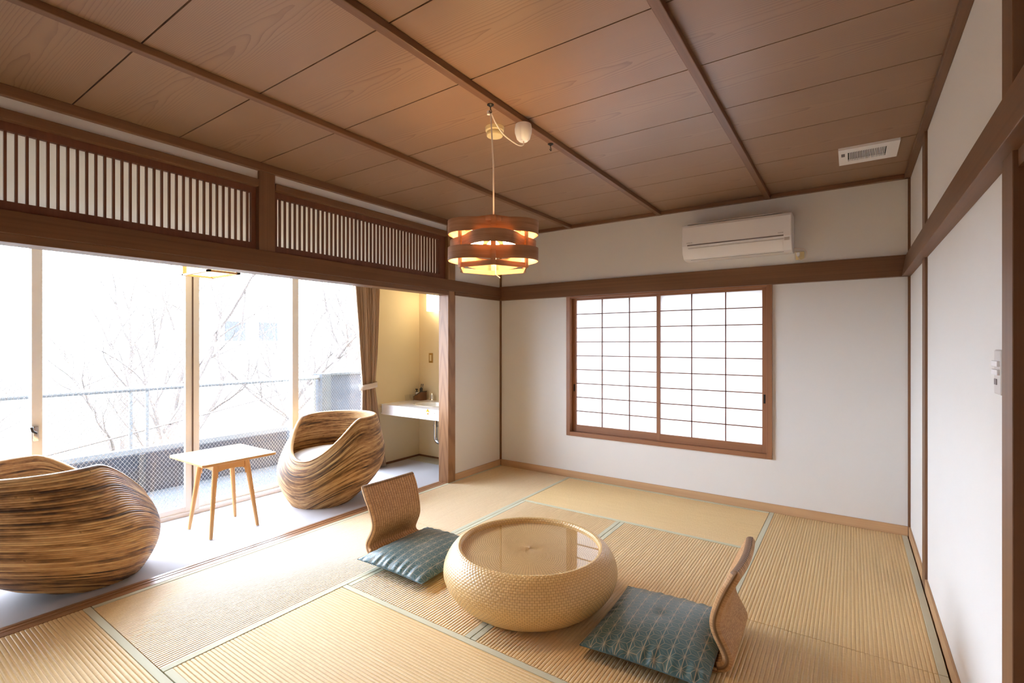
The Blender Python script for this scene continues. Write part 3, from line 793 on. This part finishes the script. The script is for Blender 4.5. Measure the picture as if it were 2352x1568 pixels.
# ------------------------------------------------------------------ legless floor chairs
def floor_chair():
    """sitter looks along +x; origin at the foot of the back"""
    t = thing('legless_floor_chair', 'wicker legless chair facing right, left of the round table', 'chair', (0, 0, 0), 0, 'legless wicker chairs at the round table')
    pr = [(.030, .024), (.004, .030), (-.012, .055), (-.006, .085), (.018, .125), (.036, .165), (.038, .195), (.028, .235), (.010, .285), (-.010, .33), (-.034, .375), (-.046, .398)]
    P = np.array(pr)
    for _ in range(3):
        Q = np.repeat(P, 2, 0)[:-1]; Q[1::2] = (P[:-1] + P[1:]) / 2
        P = Q.copy(); P[1:-1] = .25 * Q[:-2] + .5 * Q[1:-1] + .25 * Q[2:]
    sl = np.concatenate([[0], np.cumsum(np.linalg.norm(np.diff(P, axis=0), axis=1))]); L = sl[-1]
    ribs = 22; nh = ribs * 4; nv = 90
    def shell(P, sl, half, curve, name, T):
        L = sl[-1]; rows = []; UV = []
        for i in range(nv + 5):
            if i <= nv: s = L * i / nv; shrink = 1
            else: s = L; shrink = math.cos((i - nv) / 4 * PI / 2)
            x_, z_ = np.interp(s, sl, P[:, 0]), np.interp(s, sl, P[:, 1]); e = .004
            tx = np.interp(min(s + e, L), sl, P[:, 0]) - np.interp(max(s - e, 0), sl, P[:, 0]); tz = np.interp(min(s + e, L), sl, P[:, 1]) - np.interp(max(s - e, 0), sl, P[:, 1])
            l = math.hypot(tx, tz); tx /= l; tz /= l
            nx, nz = tz, -tx                           # towards the sitter
            ext = 0 if i <= nv else T / 2 * math.sin((i - nv) / 4 * PI / 2)
            w = half(s / L); c = curve(s / L)
            loop = []; uvs = []
            for side in (1, -1):
                us = np.linspace(-1, 1, nh + 1) * side
                for u in us:
                    rib = .0030 * (abs(math.sin(PI * (u + 1) / 2 * ribs)) ** .6 - 1)
                    endr = max(0, 1 - ((abs(u) - .955) / .045) ** 2) ** .5 if abs(u) > .955 else 1
                    d = side * (T / 2 * endr * shrink + rib * endr) + c * (u * u) 
                    loop.append((x_ + nx * d + tx * ext, w * u, z_ + nz * d + tz * ext)); uvs.append(((u + 1) / 2 * ribs * 1.0, s / .0042 + (.5 if side > 0 else 0)))
            rows.append(loop); UV.append(uvs + [uvs[0]])
        V = np.array(rows)
        o = grid_obj(name, V, V.shape[1], len(rows), M['wicker'], t, True, np.array(UV))
        bm = bmesh.new(); bm.from_mesh(o.data); bmesh.ops.holes_fill(bm, edges=[e for e in bm.edges if e.is_boundary], sides=0); bm.to_mesh(o.data); bm.free()
        return o
    shell(P, sl, lambda s: .205 - .014 * math.sin(PI * min(1, s / .85)) + .006 * max(0, s - .5), lambda s: .012 * s, 'backrest', .040)
    Ps = np.array([(.028, .012), (.2, .012), (.4, .012), (.47, .012), (.50, .016)]); ss = np.concatenate([[0], np.cumsum(np.linalg.norm(np.diff(Ps, axis=0), axis=1))])
    shell(Ps, ss, lambda s: .205 - .02 * max(0, s - .85) / .15, lambda s: 0, 'seat', .020)
    return t
fc = floor_chair()
CL, CR = (-2.432, 2.165, 0), (-.408, 2.245, 0)
fc.location = CL; fc.rotation_euler = (0, 0, -.02)
fc2 = dup(fc, CR, PI + .02, 'wicker legless chair seen from behind, right of the round table')

def zabuton():
    W, D = .50, .585; nx, ny = 300, 350          # x across, y along the pattern stripes
    X = np.linspace(-1, 1, nx)[None, :] * np.ones((ny, 1)); Y = np.linspace(-1, 1, ny)[:, None] * np.ones((1, nx))
    def surf(X, Y, sgn):
        px = X * W / 2; py = Y * D / 2
        ex = np.clip(1 - np.abs(X) ** 2.6, 0, 1) ** .55; ey = np.clip(1 - np.abs(Y) ** 3.0, 0, 1) ** .55
        hgt = ex * ey
        # edges draw in between the corners
        px = px * (1 - .035 * (1 - Y * Y)); py = py * (1 - .03 * (1 - X * X))
        # gathers along the seams
        ew = np.exp(-((1 - np.abs(Y)) / .22) ** 2); ewx = np.exp(-((1 - np.abs(X)) / .16) ** 2)
        wr = (np.sin(X * 23 + 1.3 * np.sin(X * 9 + Y)) + .6 * np.sin(X * 41 + 2)) * ew + .7 * (np.sin(Y * 25 + .9 * np.sin(Y * 7)) + .5 * np.sin(Y * 47)) * ewx
        z = sgn * (.054 if sgn > 0 else .022) * hgt + sgn * .0042 * wr * hgt ** .5 * (1 if sgn > 0 else .4)
        z = z + .006 * np.cos(X * 2.2 + .5) * np.cos(Y * 1.8) * hgt * (sgn > 0) - .010 * (np.abs(X * Y)) ** 3 * 0
        tuft = np.exp(-(X ** 2 + Y ** 2) / .02); z -= .004 * tuft * (sgn > 0)
        return np.stack([px, py, z + .024], -1)
    V = surf(X, Y, 1)
    # hemp-leaf star lattice
    px, py = V[..., 0], V[..., 1]
    hh = .051; s = hh * 2 / math.sqrt(3)
    a = px / hh; b = py / s - .5 * a                # lattice coordinates
    fa, fb = a - np.floor(a), b - np.floor(b)
    up = fa + fb < 1
    l1 = np.where(up, fa, 1 - fa); l2 = np.where(up, fb, 1 - fb); l3 = 1 - l1 - l2
    srt = np.sort(np.stack([l1, l2, l3]), 0)
    spoke = (srt[1] - srt[0]) * s / 2
    edge_main = l1 * hh; edge = srt[0] * hh
    lw = .0011
    pat = np.maximum.reduce([.9 * np.clip(1.6 - edge_main / (lw * 1.1), 0, 1), .7 * np.clip(1.5 - spoke / (lw * .8), 0, 1), .32 * np.clip(1.4 - edge / (lw * .8), 0, 1)])
    t = thing('floor_cushion', 'teal floor cushion with gold star pattern on the left legless chair', 'cushion', (0, 0, 0), 0, 'teal floor cushions on the legless chairs')
    o = grid_obj('patterned_cover', V, nx, ny, M['zabuton'], t, recalc=False)
    ca = o.data.color_attributes.new('pattern', 'FLOAT_COLOR', 'POINT')
    col = np.ones((ny * nx, 4), np.float32); col[:, :3] = pat.reshape(-1, 1); ca.data.foreach_set('color', col.ravel())
    n2 = 60
    X2 = np.linspace(-1, 1, n2)[None, :] * np.ones((n2, 1)); Y2 = np.linspace(-1, 1, n2)[:, None] * np.ones((1, n2))
    V2 = surf(X2, Y2, -1)[:, ::-1]
    grid_obj('underside', V2, n2, n2, M['zabuton'], t, recalc=False)
    ed = [surf(np.array([[u]]), np.array([[v]]), 1)[0, 0] for u, v in [(q, -1) for q in np.linspace(-1, 1, 40)] + [(1, q) for q in np.linspace(-1, 1, 40)[1:]] + [(q, 1) for q in np.linspace(1, -1, 40)[1:]] + [(-1, q) for q in np.linspace(1, -1, 40)[1:-1]]]
    MB().tube(ed, .0022, 6, closed=True).build('piping', M['zabuton_pipe'], t, smooth=True)
    return t
zb = zabuton()
zb.location = (-2.095, 2.115, .029); zb.rotation_euler = (0, .02, .03)
z2 = dup(zb, (-.685, 2.135, .029), PI + .03, 'teal floor cushion with gold star pattern on the right legless chair')
z2.rotation_euler = (0, .02, PI + .03)

# ------------------------------------------------------------------ pendant lamp
def pendant():
    cx, cy = -1.371, 1.830
    t = thing('pendant_lamp', 'round pendant lamp of interlaced bent wood bands, lit, over the table', 'lamp', (cx, cy, 1.63))
    ang0 = math.atan2(-cy, -cx)           # one post looks at the window side of the room's near end
    rm, am = .188, .034
    def band(z0, z1, sg):
        n = 144; m = MB(); vs = []
        for r_off in (0, -.003):
            for z in (z0, z1):
                for k in range(n):
                    a = 2 * PI * k / n; r = rm + sg * am * math.cos(3 * a) + r_off
                    vs.append((r * math.cos(a + ang0), r * math.sin(a + ang0), z))
        fs = []
        for k in range(n):
            l = (k + 1) % n
            fs += [(k, l, l + n, k + n), (k + 2 * n, k + 3 * n, l + 3 * n, l + 2 * n), (k, k + 2 * n, l + 2 * n, l), (k + n, l + n, l + 3 * n, k + 3 * n)]
        m.add(vs, fs); return m.build('wood_band', M['veneer'], t, smooth=True)
    band(.158, .218, -1); band(.100, .156, 1); band(.040, .098, -1)
    hexr = .172
    P = [(hexr * math.cos(ang0 + k * PI / 3), hexr * math.sin(ang0 + k * PI / 3)) for k in range(6)]
    for k, (px, py) in enumerate(P):
        a = ang0 + k * PI / 3; m = MB(); ca, sa = math.cos(a), math.sin(a)
        pts = [(px + u * ca - v * sa, py + u * sa + v * ca) for u, v in ((-.004, -.011), (.004, -.011), (.004, .011), (-.004, .011))]
        m.prism(pts, 'z', .010, .222); m.build('post', M['veneer'], t)
    for zc, nm in ((.020, 'bottom_ring'), (.213, 'top_ring')):
        m = MB()
        for k in range(6):
            p, q = Vector((*P[k], 0)), Vector((*P[(k + 1) % 6], 0)); nrm = (p + q).normalized() * .004
            m.add([p + nrm + Vector((0, 0, zc - .011)), q + nrm + Vector((0, 0, zc - .011)), q - nrm + Vector((0, 0, zc - .011)), p - nrm + Vector((0, 0, zc - .011)),
                   p + nrm + Vector((0, 0, zc + .011)), q + nrm + Vector((0, 0, zc + .011)), q - nrm + Vector((0, 0, zc + .011)), p - nrm + Vector((0, 0, zc + .011))],
                  [(0, 1, 5, 4), (1, 2, 6, 5), (2, 3, 7, 6), (3, 0, 4, 7), (0, 3, 2, 1), (4, 5, 6, 7)])
        m.build(nm, M['veneer'], t)
    m = MB()
    for k in range(3):
        p, q = P[k], P[k + 3]; d = Vector((q[0] - p[0], q[1] - p[1], 0)).normalized(); s_ = Vector((-d.y, d.x, 0)) * .004
        z0, z1 = .206, .220
        c = [Vector((*p, 0)) + s_, Vector((*q, 0)) + s_, Vector((*q, 0)) - s_, Vector((*p, 0)) - s_]
        m.add([v + Vector((0, 0, z0)) for v in c] + [v + Vector((0, 0, z1)) for v in c], [(0, 1, 5, 4), (1, 2, 6, 5), (2, 3, 7, 6), (3, 0, 4, 7), (0, 3, 2, 1), (4, 5, 6, 7)])
    m.build('spoke', M['veneer'], t)
    MB().lathe([(.004, .19), (.03, .19), (.034, .2), (.034, .235), (.012, .255), (.004, .255)], 24).build('lamp_holder', M['white'], t, smooth=True)
    for k in range(3):
        a = ang0 + PI / 3 + k * 2 * PI / 3; d = (math.cos(a), math.sin(a))
        m = MB().tube([(.02 * d[0], .02 * d[1], .195), (.06 * d[0], .06 * d[1], .165)], .014, 14); s_ = m.build('socket', M['white'], t, smooth=True)
        MB().sphere((.088 * d[0], .088 * d[1], .135), .032, 12).build('bulb', M['bulb'], s_, smooth=True)
    # the lamp hangs on two flex runs; the slack run swings over to the ceiling rose
    zt = 2.385 - 1.63
    hx, hy = -1.384 - cx, 1.826 - cy
    m = MB().tube([(.002, 0, .25), (.001, 0, .5), (hx, hy, zt)], .0035, 8); m.build('flex', M['cord'], t, smooth=True)
    rx, ry, rz = -1.371 - cx, 2.085 - cy, 2.385 - 1.63
    pts = []
    ck = [(hx, hy, zt), (hx + .002, hy + .035, zt - .042), (hx + .004, hy + .10, zt - .078), (rx, ry - .075, zt - .094), (rx, ry - .03, zt - .090), (rx + .002, ry - .004, zt - .078), (rx + .002, ry - .002, zt - .06)]
    for k in range(len(ck) - 1):
        p0, p1, p2, p3 = [Vector(ck[max(0, min(len(ck) - 1, k + d))]) for d in (-1, 0, 1, 2)]
        for q in range(6):
            f = q / 6; pts.append(.5 * (2 * p1 + (p2 - p0) * f + (2 * p0 - 5 * p1 + 4 * p2 - p3) * f * f + (3 * p1 - p0 - 3 * p2 + p3) * f ** 3))
    pts.append(Vector(ck[-1]))
    m = MB().tube(pts, .0035, 8); m.build('slack_flex', M['cord'], t, smooth=True)
    prof = [(.006, -.062), (.022, -.062), (.034, -.05), (.043, -.02), (.044, 0), (.040, .022)]
    m = MB().lathe(prof, 32, (rx, ry, 2.388 - 1.63)); m.build('ceiling_rose', M['white'], t, smooth=True)
    m = MB().tube([(.012, .0, .19), (.014, 0, .03), (.015, 0, -.012), (.03, .012, -.028)], .0025, 8); m.build('pull_cord', M['cord'], t, smooth=True)
    m = MB().lathe([(.004, zt - .016), (.008, zt - .02), (.008, zt - .004), (.004, zt)], 14, (hx - .006, hy - .006, 0)); m.build('flex_clip', M['white'], t, smooth=True)
pendant()
def hook(x_, y_, label):
    t = thing('ceiling_hook', label, 'hook', (x_, y_, 2.41), 0, 'hooks on the middle ceiling batten')
    MB().lathe([(.003, -.012), (.007, -.008), (.016, -.003), (.016, 0)], 20).build('hook_plate', M['black_metal'], t, smooth=True)
    MB().tube([(0, 0, -.008), (0, 0, -.022)] + [(0, .008 * math.sin(a), -.03 + .008 * math.cos(a)) for a in np.linspace(0, 1.5 * PI, 10)], .0022, 8).build('hook_wire', M['black_metal'], t, smooth=True)
hook(-1.381, 1.822, 'black ceiling hook holding the flex of the pendant lamp')
hook(-1.378, 2.372, 'empty black ceiling hook on the middle batten')
t = thing('smoke_detector', 'round cream smoke detector on the ceiling boards beyond the pendant flex', 'detector', (-1.552, 2.085, ZC))
MB().lathe([(.044, -.022), (.049, -.018), (.051, 0), (.03, 0)], 36).build('mount', M['cream'], t, smooth=True)
MB().lathe([(.02, -.046), (.041, -.046), (.044, -.042), (.044, -.03), (.041, -.022), (.02, -.022)], 36).build('cover', M['cream'], t, smooth=True)

# ------------------------------------------------------------------ ceiling vent
def vent():
    x0, x1, y0, y1 = -.062, .226, 3.458, 3.752; cx, cy = (x0 + x1) / 2, (y0 + y1) / 2
    t = thing('ceiling_vent', 'white ceiling vent grille with dark slots near the far right corner', 'vent', (cx, cy, ZC))
    a0, a1 = x0 + .16 * (x1 - x0), x0 + .80 * (x1 - x0); b0, b1 = y0 + .22 * (y1 - y0), y0 + .78 * (y1 - y0)
    m = MB().box(x0 - cx, a0 - cx, y0 - cy, y1 - cy, -.014, 0).box(a1 - cx, x1 - cx, y0 - cy, y1 - cy, -.014, 0)
    m.box(a0 - cx, a1 - cx, y0 - cy, b0 - cy, -.014, 0).box(a0 - cx, a1 - cx, b1 - cy, y1 - cy, -.014, 0)
    m.build('cover_frame', M['white'], t)
    MB().box(a0 - cx, a1 - cx, b0 - cy, b1 - cy, -.003, -.001).build('backing', M['dark'], t)
    m = MB(); n = 23; p = (a1 - a0) / n
    for k in range(1, n): m.box(a0 + k * p - .0022 - cx, a0 + k * p + .0022 - cx, b0 - cy, b1 - cy, -.014, -.004)
    m.build('louvre', M['white'], t)
    mx = x0 + .075 * (x1 - x0)
    MB().box(mx - .008 - cx, mx + .010 - cx, 3.53 - cy, 3.585 - cy, -.0146, -.0138).build('rating_label', M['dim'], t)
vent()

# ------------------------------------------------------------------ air conditioner
def aircon():
    x0, x1 = -1.128, -.353; cx = (x0 + x1) / 2
    t = thing('air_conditioner', 'white wall mounted air conditioner above the paper window', 'air conditioner', (cx, YF, 1.97))
    a = x1 - cx
    prof = [(-.002, .005), (-.11, .0), (-.155, .012), (-.185, .048), (-.20, .095), (-.204, .13), (-.204, .262), (-.196, .274), (-.17, .282), (-.002, .284)]
    MB().prism(prof, 'x', -a, a).build('body', M['white'], t, smooth=35, bevel=.004)
    MB().box(-a + .004, a - .004, -.2085, -.2035, .105, .258).build('front_panel', M['white'], t, bevel=.002)
    MB().box(-a + .045, a - .05, -.2095, -.2082, .108, .117).build('panel_slot', M['dim'], t)
    flap = [(-.1405, .009), (-.1585, .0165), (-.186, .052), (-.1985, .086), (-.203, .086), (-.1905, .049), (-.161, .012), (-.1425, .005)]
    MB().prism(flap, 'x', -a + .055, a - .055).build('louvre_flap', M['white'], t, smooth=30)
    MB().prism([(-.1425, .0045), (-.1395, .0035), (-.1365, .009), (-.1395, .0095)], 'x', -a + .055, a - .055).build('outlet_gap', M['dark'], t)
    MB().prism([(-.2035, .0875), (-.2045, .0905), (-.2, .0915), (-.199, .0875)], 'x', -a + .05, a - .05).build('outlet_edge', M['grey_plate'], t)
    MB().box(-a + .04, a - .06, -.19, -.05, .281, .2865).build('intake_grille', M['grey_plate'], t)
    for nm, txt, px, pz in (('lettering', 'HITACHI', -a + .04, .128), ('lettering', 'inverter', a - .085, .131)):
        cu = bpy.data.curves.new(nm, 'FONT'); cu.body = txt; cu.size = .011; cu.extrude = .0002
        tmp = bpy.data.objects.new('tmp', cu); C.objects.link(tmp); bpy.context.view_layer.update()
        me = bpy.data.meshes.new_from_object(tmp.evaluated_get(bpy.context.evaluated_depsgraph_get())); bpy.data.objects.remove(tmp); me.materials.clear(); me.materials.append(M['dim'])
        o = bpy.data.objects.new(nm, me); C.objects.link(o); o.parent = t; o.location = (px, -.2088, pz); o.rotation_euler = (PI / 2, 0, 0)
    MB().box(a - .045, a - .012, -.205, -.2035, .076, .098).build('indicator_panel', M['grey_plate'], t)
aircon()
t = thing('power_outlet', 'white wall outlet at the lower right corner of the air conditioner', 'outlet', (-.312, YF, 1.955))
MB().box(-.03, .025, -.008, 0, -.03, .03).build('plate', M['cream'], t, bevel=.002)
t = thing('power_plug', 'white plug and looped cord below the air conditioner', 'plug', (-.325, YF - .008, 1.965))
MB().prism([(-.012, .012), (.012, .012), (.010, -.012), (.003, -.02), (-.003, -.02), (-.010, -.012)], 'y', -.03, 0).build('plug_body', M['white'], t, bevel=.003)
pts = [(0, -.02, -.018), (.004, -.022, -.03), (.012, -.02, -.046)] + [(.012 + .045 * math.sin(a), -.015, -.003 - .043 * math.cos(a)) for a in np.linspace(.1, 3.0, 14)] + [(-.02, -.02, .045), (-.036, -.03, .04)]
MB().tube(pts, .003, 8).build('cord', M['cord'], t, smooth=True)

# switch plate on the right wall, half behind the post
t = thing('wall_switch', 'grey wall control plate with two white buttons on the right wall behind the post', 'switch', (XR, 1.822, 1.222))
MB().box(-.008, 0, -.035, .035, -.06, .06).build('plate', M['grey_plate'], t, bevel=.004)
for dz in (.023, .0): MB().box(-.014, -.008, -.03, .034, dz - .0075, dz + .0075).build('button', M['white'], t, bevel=.001)
MB().box(-.0095, -.008, .0, .026, -.034, -.018).build('rocker', M['dim'], t)

# ------------------------------------------------------------------ veranda lamp, vanity corner
t = thing('ceiling_lantern', 'square wood framed lantern glowing under the beam above the side table', 'lamp', (-3.685, 1.625, 1.775))
MB().box(-.17, .17, -.083, .083, .012, .16).build('paper_shade', M['lantern_paper'], t)
m = MB()
for sx in (-1, 1):
    for sy in (-1, 1): m.box(sx * .185 - .011, sx * .185 + .011, sy * .095 - .011, sy * .095 + .011, 0, .18)
m.box(-.196, .196, -.106, -.086, 0, .012).box(-.196, .196, .086, .106, 0, .012).box(-.196, -.174, -.106, .106, 0, .012).box(.174, .196, -.106, .106, 0, .012)
m.build('wood_frame', M['pale_x'], t)
MB().box(-.19, .19, -.10, .10, .18, ZV - 1.775).build('ceiling_mount', M['pale_x'], t)

def basin():
    xa, xb, y0, y1, zt, zbm = -4.107, XO + .009, 3.478, YE, .655, .551
    cx, cy = -3.60, 3.765
    t = thing('vanity_counter', 'white washbasin counter in the corner behind the curtain', 'counter', (cx, cy, 0))
    sx, sy = .245, .165; n = 64
    outer = []
    m = MB()
    # top with an oval hole: ring of quads from the oval to the rectangle
    ov = [(sx * math.cos(2 * PI * k / n), sy * math.sin(2 * PI * k / n)) for k in range(n)]
    rect = []
    for k in range(n):
        c, s_ = math.cos(2 * PI * k / n), math.sin(2 * PI * k / n)
        tx = ((xb - cx) if c > 0 else (xa - cx)) / c if abs(c) > 1e-6 else 1e9; ty = ((y1 - cy) if s_ > 0 else (y0 - cy)) / s_ if abs(s_) > 1e-6 else 1e9
        q = min(tx, ty); rect.append((c * q, s_ * q))
    cr = [(xa - cx, y0 - cy), (xb - cx, y0 - cy), (xb - cx, y1 - cy), (xa - cx, y1 - cy)]
    for c in cr:
        k = min(range(n), key=lambda i: (rect[i][0] - c[0]) ** 2 + (rect[i][1] - c[1]) ** 2); rect[k] = c
    for z in (zt, zt - .03):
        m.add([(*p, z) for p in ov] + [(*p, z) for p in rect], [(k, (k + 1) % n, (k + 1) % n + n, k + n) for k in range(n)])
    m.build('countertop', M['counter'], t)
    m = MB(); r = .05
    x_0 = xa - cx + .002
    prof = [(xb - cx, y0 - cy), (x_0 + r, y0 - cy)] + [(x_0 + r - r * math.sin(a), y0 - cy + r - r * math.cos(a)) for a in np.linspace(0, PI / 2, 9)] 
    pin = [(p[0] * .985 + .004, p[1] + .018) for p in prof][::-1]
    m.prism(prof + pin, 'z', zbm, zt - .001); m.build('front_panel', M['counter'], t)
    MB().box(xa - cx, xb - cx, y0 - cy + .018, y1 - cy, zbm, zbm + .012).build('underside', M['counter'], t)
    prof = [(1.03, 0.004), (1.0, .006), (.94, .002), (.9, -.02), (.75, -.07), (.45, -.095), (.02, -.1)]
    m = MB(); vs = []
    for f, dz in prof: vs += [(p[0] * f, p[1] * f, zt + dz) for p in ov]
    m.add(vs, [(i * n + k, i * n + (k + 1) % n, (i + 1) * n + (k + 1) % n, (i + 1) * n + k) for i in range(len(prof) - 1) for k in range(n)])
    m.build('basin', M['bowl'], t, smooth=True)
    m = MB(); vs = []
    for f, dz in ((1.06, .001), (1.05, .005), (1.03, .005)): vs += [(p[0] * f, p[1] * f, zt + dz) for p in ov]
    m.add(vs, [(i * n + k, i * n + (k + 1) % n, (i + 1) * n + (k + 1) % n, (i + 1) * n + k) for i in range(2) for k in range(n)])
    m.build('basin_rim', M['bowl_rim'], t)
    f = MB().lathe([(.026, 0), (.026, .01), (.016, .02), (.014, .06), (.018, .07), (.004, .085)], 20, (-.258, y1 - cy - .05, zt)); 
    f.build('tap', M['chrome'], t, smooth=True)
    k = MB().prism([(-3.405 - cx, .657), (-3.383 - cx, .628), (-3.405 - cx, .600), (-3.427 - cx, .628)], 'y', y0 - cy - .004, y0 - cy); k.build('brass_plate', M['brass'], t)
    MB().tube([(-3.43 - cx, y0 - cy - .016, .624), (-3.30 - cx, y0 - cy - .016, .624)], .006, 12).build('towel_bar', M['white'], t, smooth=True)
    MB().tube([(-3.405 - cx, y0 - cy - .016, .624), (-3.405 - cx, y0 - cy - .002, .624)], .006, 10).build('bar_bracket', M['white'], t, smooth=True)
    # chrome trap
    bx, by = .028, -.0
    pts = [(bx, by, .56), (bx, by, .33)] + [(bx + .045 - .045 * math.cos(a), by, .315 - .045 * math.sin(a)) for a in np.linspace(0, PI, 12)] + [(bx + .09, by, .40), (bx + .09, by + .03, .43), (bx + .09, y1 - cy, .43)]
    m = MB().tube(pts, .021, 16)
    m.lathe([(.021, 0), (.029, .0), (.029, .012), (.021, .012)], 20, (bx, by, .43)).lathe([(.021, 0), (.031, .0), (.031, .03), (.021, .03)], 20, (bx, by, .53))
    m.build('drain_trap', M['chrome'], t, smooth=40)
basin()
# toiletries on the counter
zc = .6555
t = thing('toiletry_caddy', 'brown slant topped toiletry box in the corner of the washbasin counter', 'box', (-4.015, 3.985, zc))
t.rotation_euler = (0, 0, -.12)
m = MB().prism([(-.075, 0), (.055, 0), (.055, .095), (-.075, .030)], 'y', -.045, .045); m.build('case', M['dark_z'], t)
m = MB().prism([(-.076, .031), (.056, .097), (.056, .104), (-.076, .038)], 'y', -.047, .047); m.build('lip', M['black_plastic'], t)
def small(name, mb, mat, label, cat, loc_, group=None, **kw):
    o = mb.build(name, mat, loc=loc_, **kw); tag(o, label, cat, group); return o
for k, (dx, dy) in enumerate(((.028, -.02), (.048, -.015))):
    small('toothbrush', MB().tube([(0, 0, 0), (.006, 0, .07), (.012, 0, .10)], [.004, .003, .005], 8), M['black_plastic'], 'dark brush handle standing %s in the toiletry box' % ('left' if k == 0 else 'rightmost'), 'brush', (-4.015 + dx - .005, 3.985 + dy, zc + .085), 'brushes in the toiletry box', smooth=True)
small('lotion_bottle', MB().lathe([(.016, 0), (.016, .06), (.006, .068), (.006, .075), (.003, .076)], 18), M['black_plastic'], 'dark square bottle in the middle of the toiletry box', 'bottle', (-4.02, 4.0, zc + .07), None, smooth=True)
o = small('pump_bottle', MB().lathe([(.015, 0), (.015, .05), (.006, .056), (.006, .074), (.004, .075)], 18), M['black_plastic'], 'black pump bottle at the front of the toiletry box', 'bottle', (-4.075, 3.985, zc + .042), None, smooth=True)
MB().box(-.018, .014, -.006, .006, .072, .082).build('pump_head', M['black_plastic'], o, bevel=.002)
small('cotton_packet', MB().box(-.02, .02, -.012, .012, 0, .03), M['white'], 'white packet lying in the toiletry box', 'packet', (-4.04, 3.965, zc + .06), None, bevel=.003)
def tumbler(x_, y_, label):
    m = MB().lathe([(.024, 0), (.032, .07), (.030, .07), (.0225, .004), (.001, .004)], 28)
    o = small('tumbler', m, M['tumbler'], label, 'glass', (x_, y_, zc), 'drinking glasses on the washbasin counter', smooth=50)
tumbler(-4.055, 3.90, 'upturned clear tumbler standing in front of the toiletry box')
tumbler(-4.078, 3.845, 'clear tumbler at the left end of the washbasin counter')
t = thing('light_switch', 'cream light switch with a bronze plate above the washbasin counter', 'switch', (-3.92, YE, 1.132))
MB().box(-.03, .03, -.006, 0, -.055, .055).build('plate', plain('bronze_plate', lin(176, 138, 70), .35, .3), t, bevel=.002)
MB().box(-.014, .014, -.009, -.006, -.034, .034).build('rocker', M['cream'], t, bevel=.001)
t = thing('wall_lamp', 'lit white wall lamp high on the end wall beside the jamb', 'lamp', (-3.72, YE, 1.655))
MB().box(-.175, .175, -.10, -.02, 0, .20).build('shade', M['lamp_box'], t, bevel=.006)
MB().box(-.15, .15, -.02, 0, .03, .17).build('back_plate', M['white'], t)

# ------------------------------------------------------------------ light, camera, output
w = bpy.data.worlds.new('World'); scene.world = w; w.use_nodes = True
nt = w.node_tree; nt.nodes.clear()
tc = nt.nodes.new('ShaderNodeTexCoord'); sp = nt.nodes.new('ShaderNodeSeparateXYZ'); nt.links.new(tc.outputs['Generated'], sp.inputs[0])
cr = nt.nodes.new('ShaderNodeValToRGB'); mr = nt.nodes.new('ShaderNodeMapRange')
mr.inputs[1].default_value = -1; mr.inputs[2].default_value = 1
nt.links.new(sp.outputs[2], mr.inputs[0]); nt.links.new(mr.outputs[0], cr.inputs[0])
cr.color_ramp.elements[0].position = .42; cr.color_ramp.elements[0].color = (.12, .13, .15, 1)
cr.color_ramp.elements[1].position = .52; cr.color_ramp.elements[1].color = (.82, .93, 1.12, 1)
bg = nt.nodes.new('ShaderNodeBackground'); nt.links.new(cr.outputs[0], bg.inputs[0]); bg.inputs[1].default_value = 31.0
ow = nt.nodes.new('ShaderNodeOutputWorld'); nt.links.new(bg.outputs[0], ow.inputs[0])

cam = bpy.data.cameras.new('Camera'); co = bpy.data.objects.new('Camera', cam); C.objects.link(co)
co.location = (0, 0, 1.30); co.rotation_euler = (PI / 2, 0, math.radians(34.652))
cam.sensor_width = 36; cam.lens = 36 * 1126.7 / 2352; cam.shift_y = 3.77 / 2352; cam.clip_start = .02; cam.clip_end = 300
scene.camera = co
vs_ = scene.view_settings
vs_.view_transform = 'Standard'; vs_.look = 'None'; vs_.gamma = 1; vs_.use_curve_mapping = False; vs_.exposure = 0.0
cy = scene.cycles
cy.use_denoising = True; cy.max_bounces = 10; cy.diffuse_bounces = 6; cy.glossy_bounces = 4; cy.transmission_bounces = 6; cy.transparent_max_bounces = 16
cy.sample_clamp_indirect = 8; cy.caustics_reflective = False; cy.caustics_refractive = False
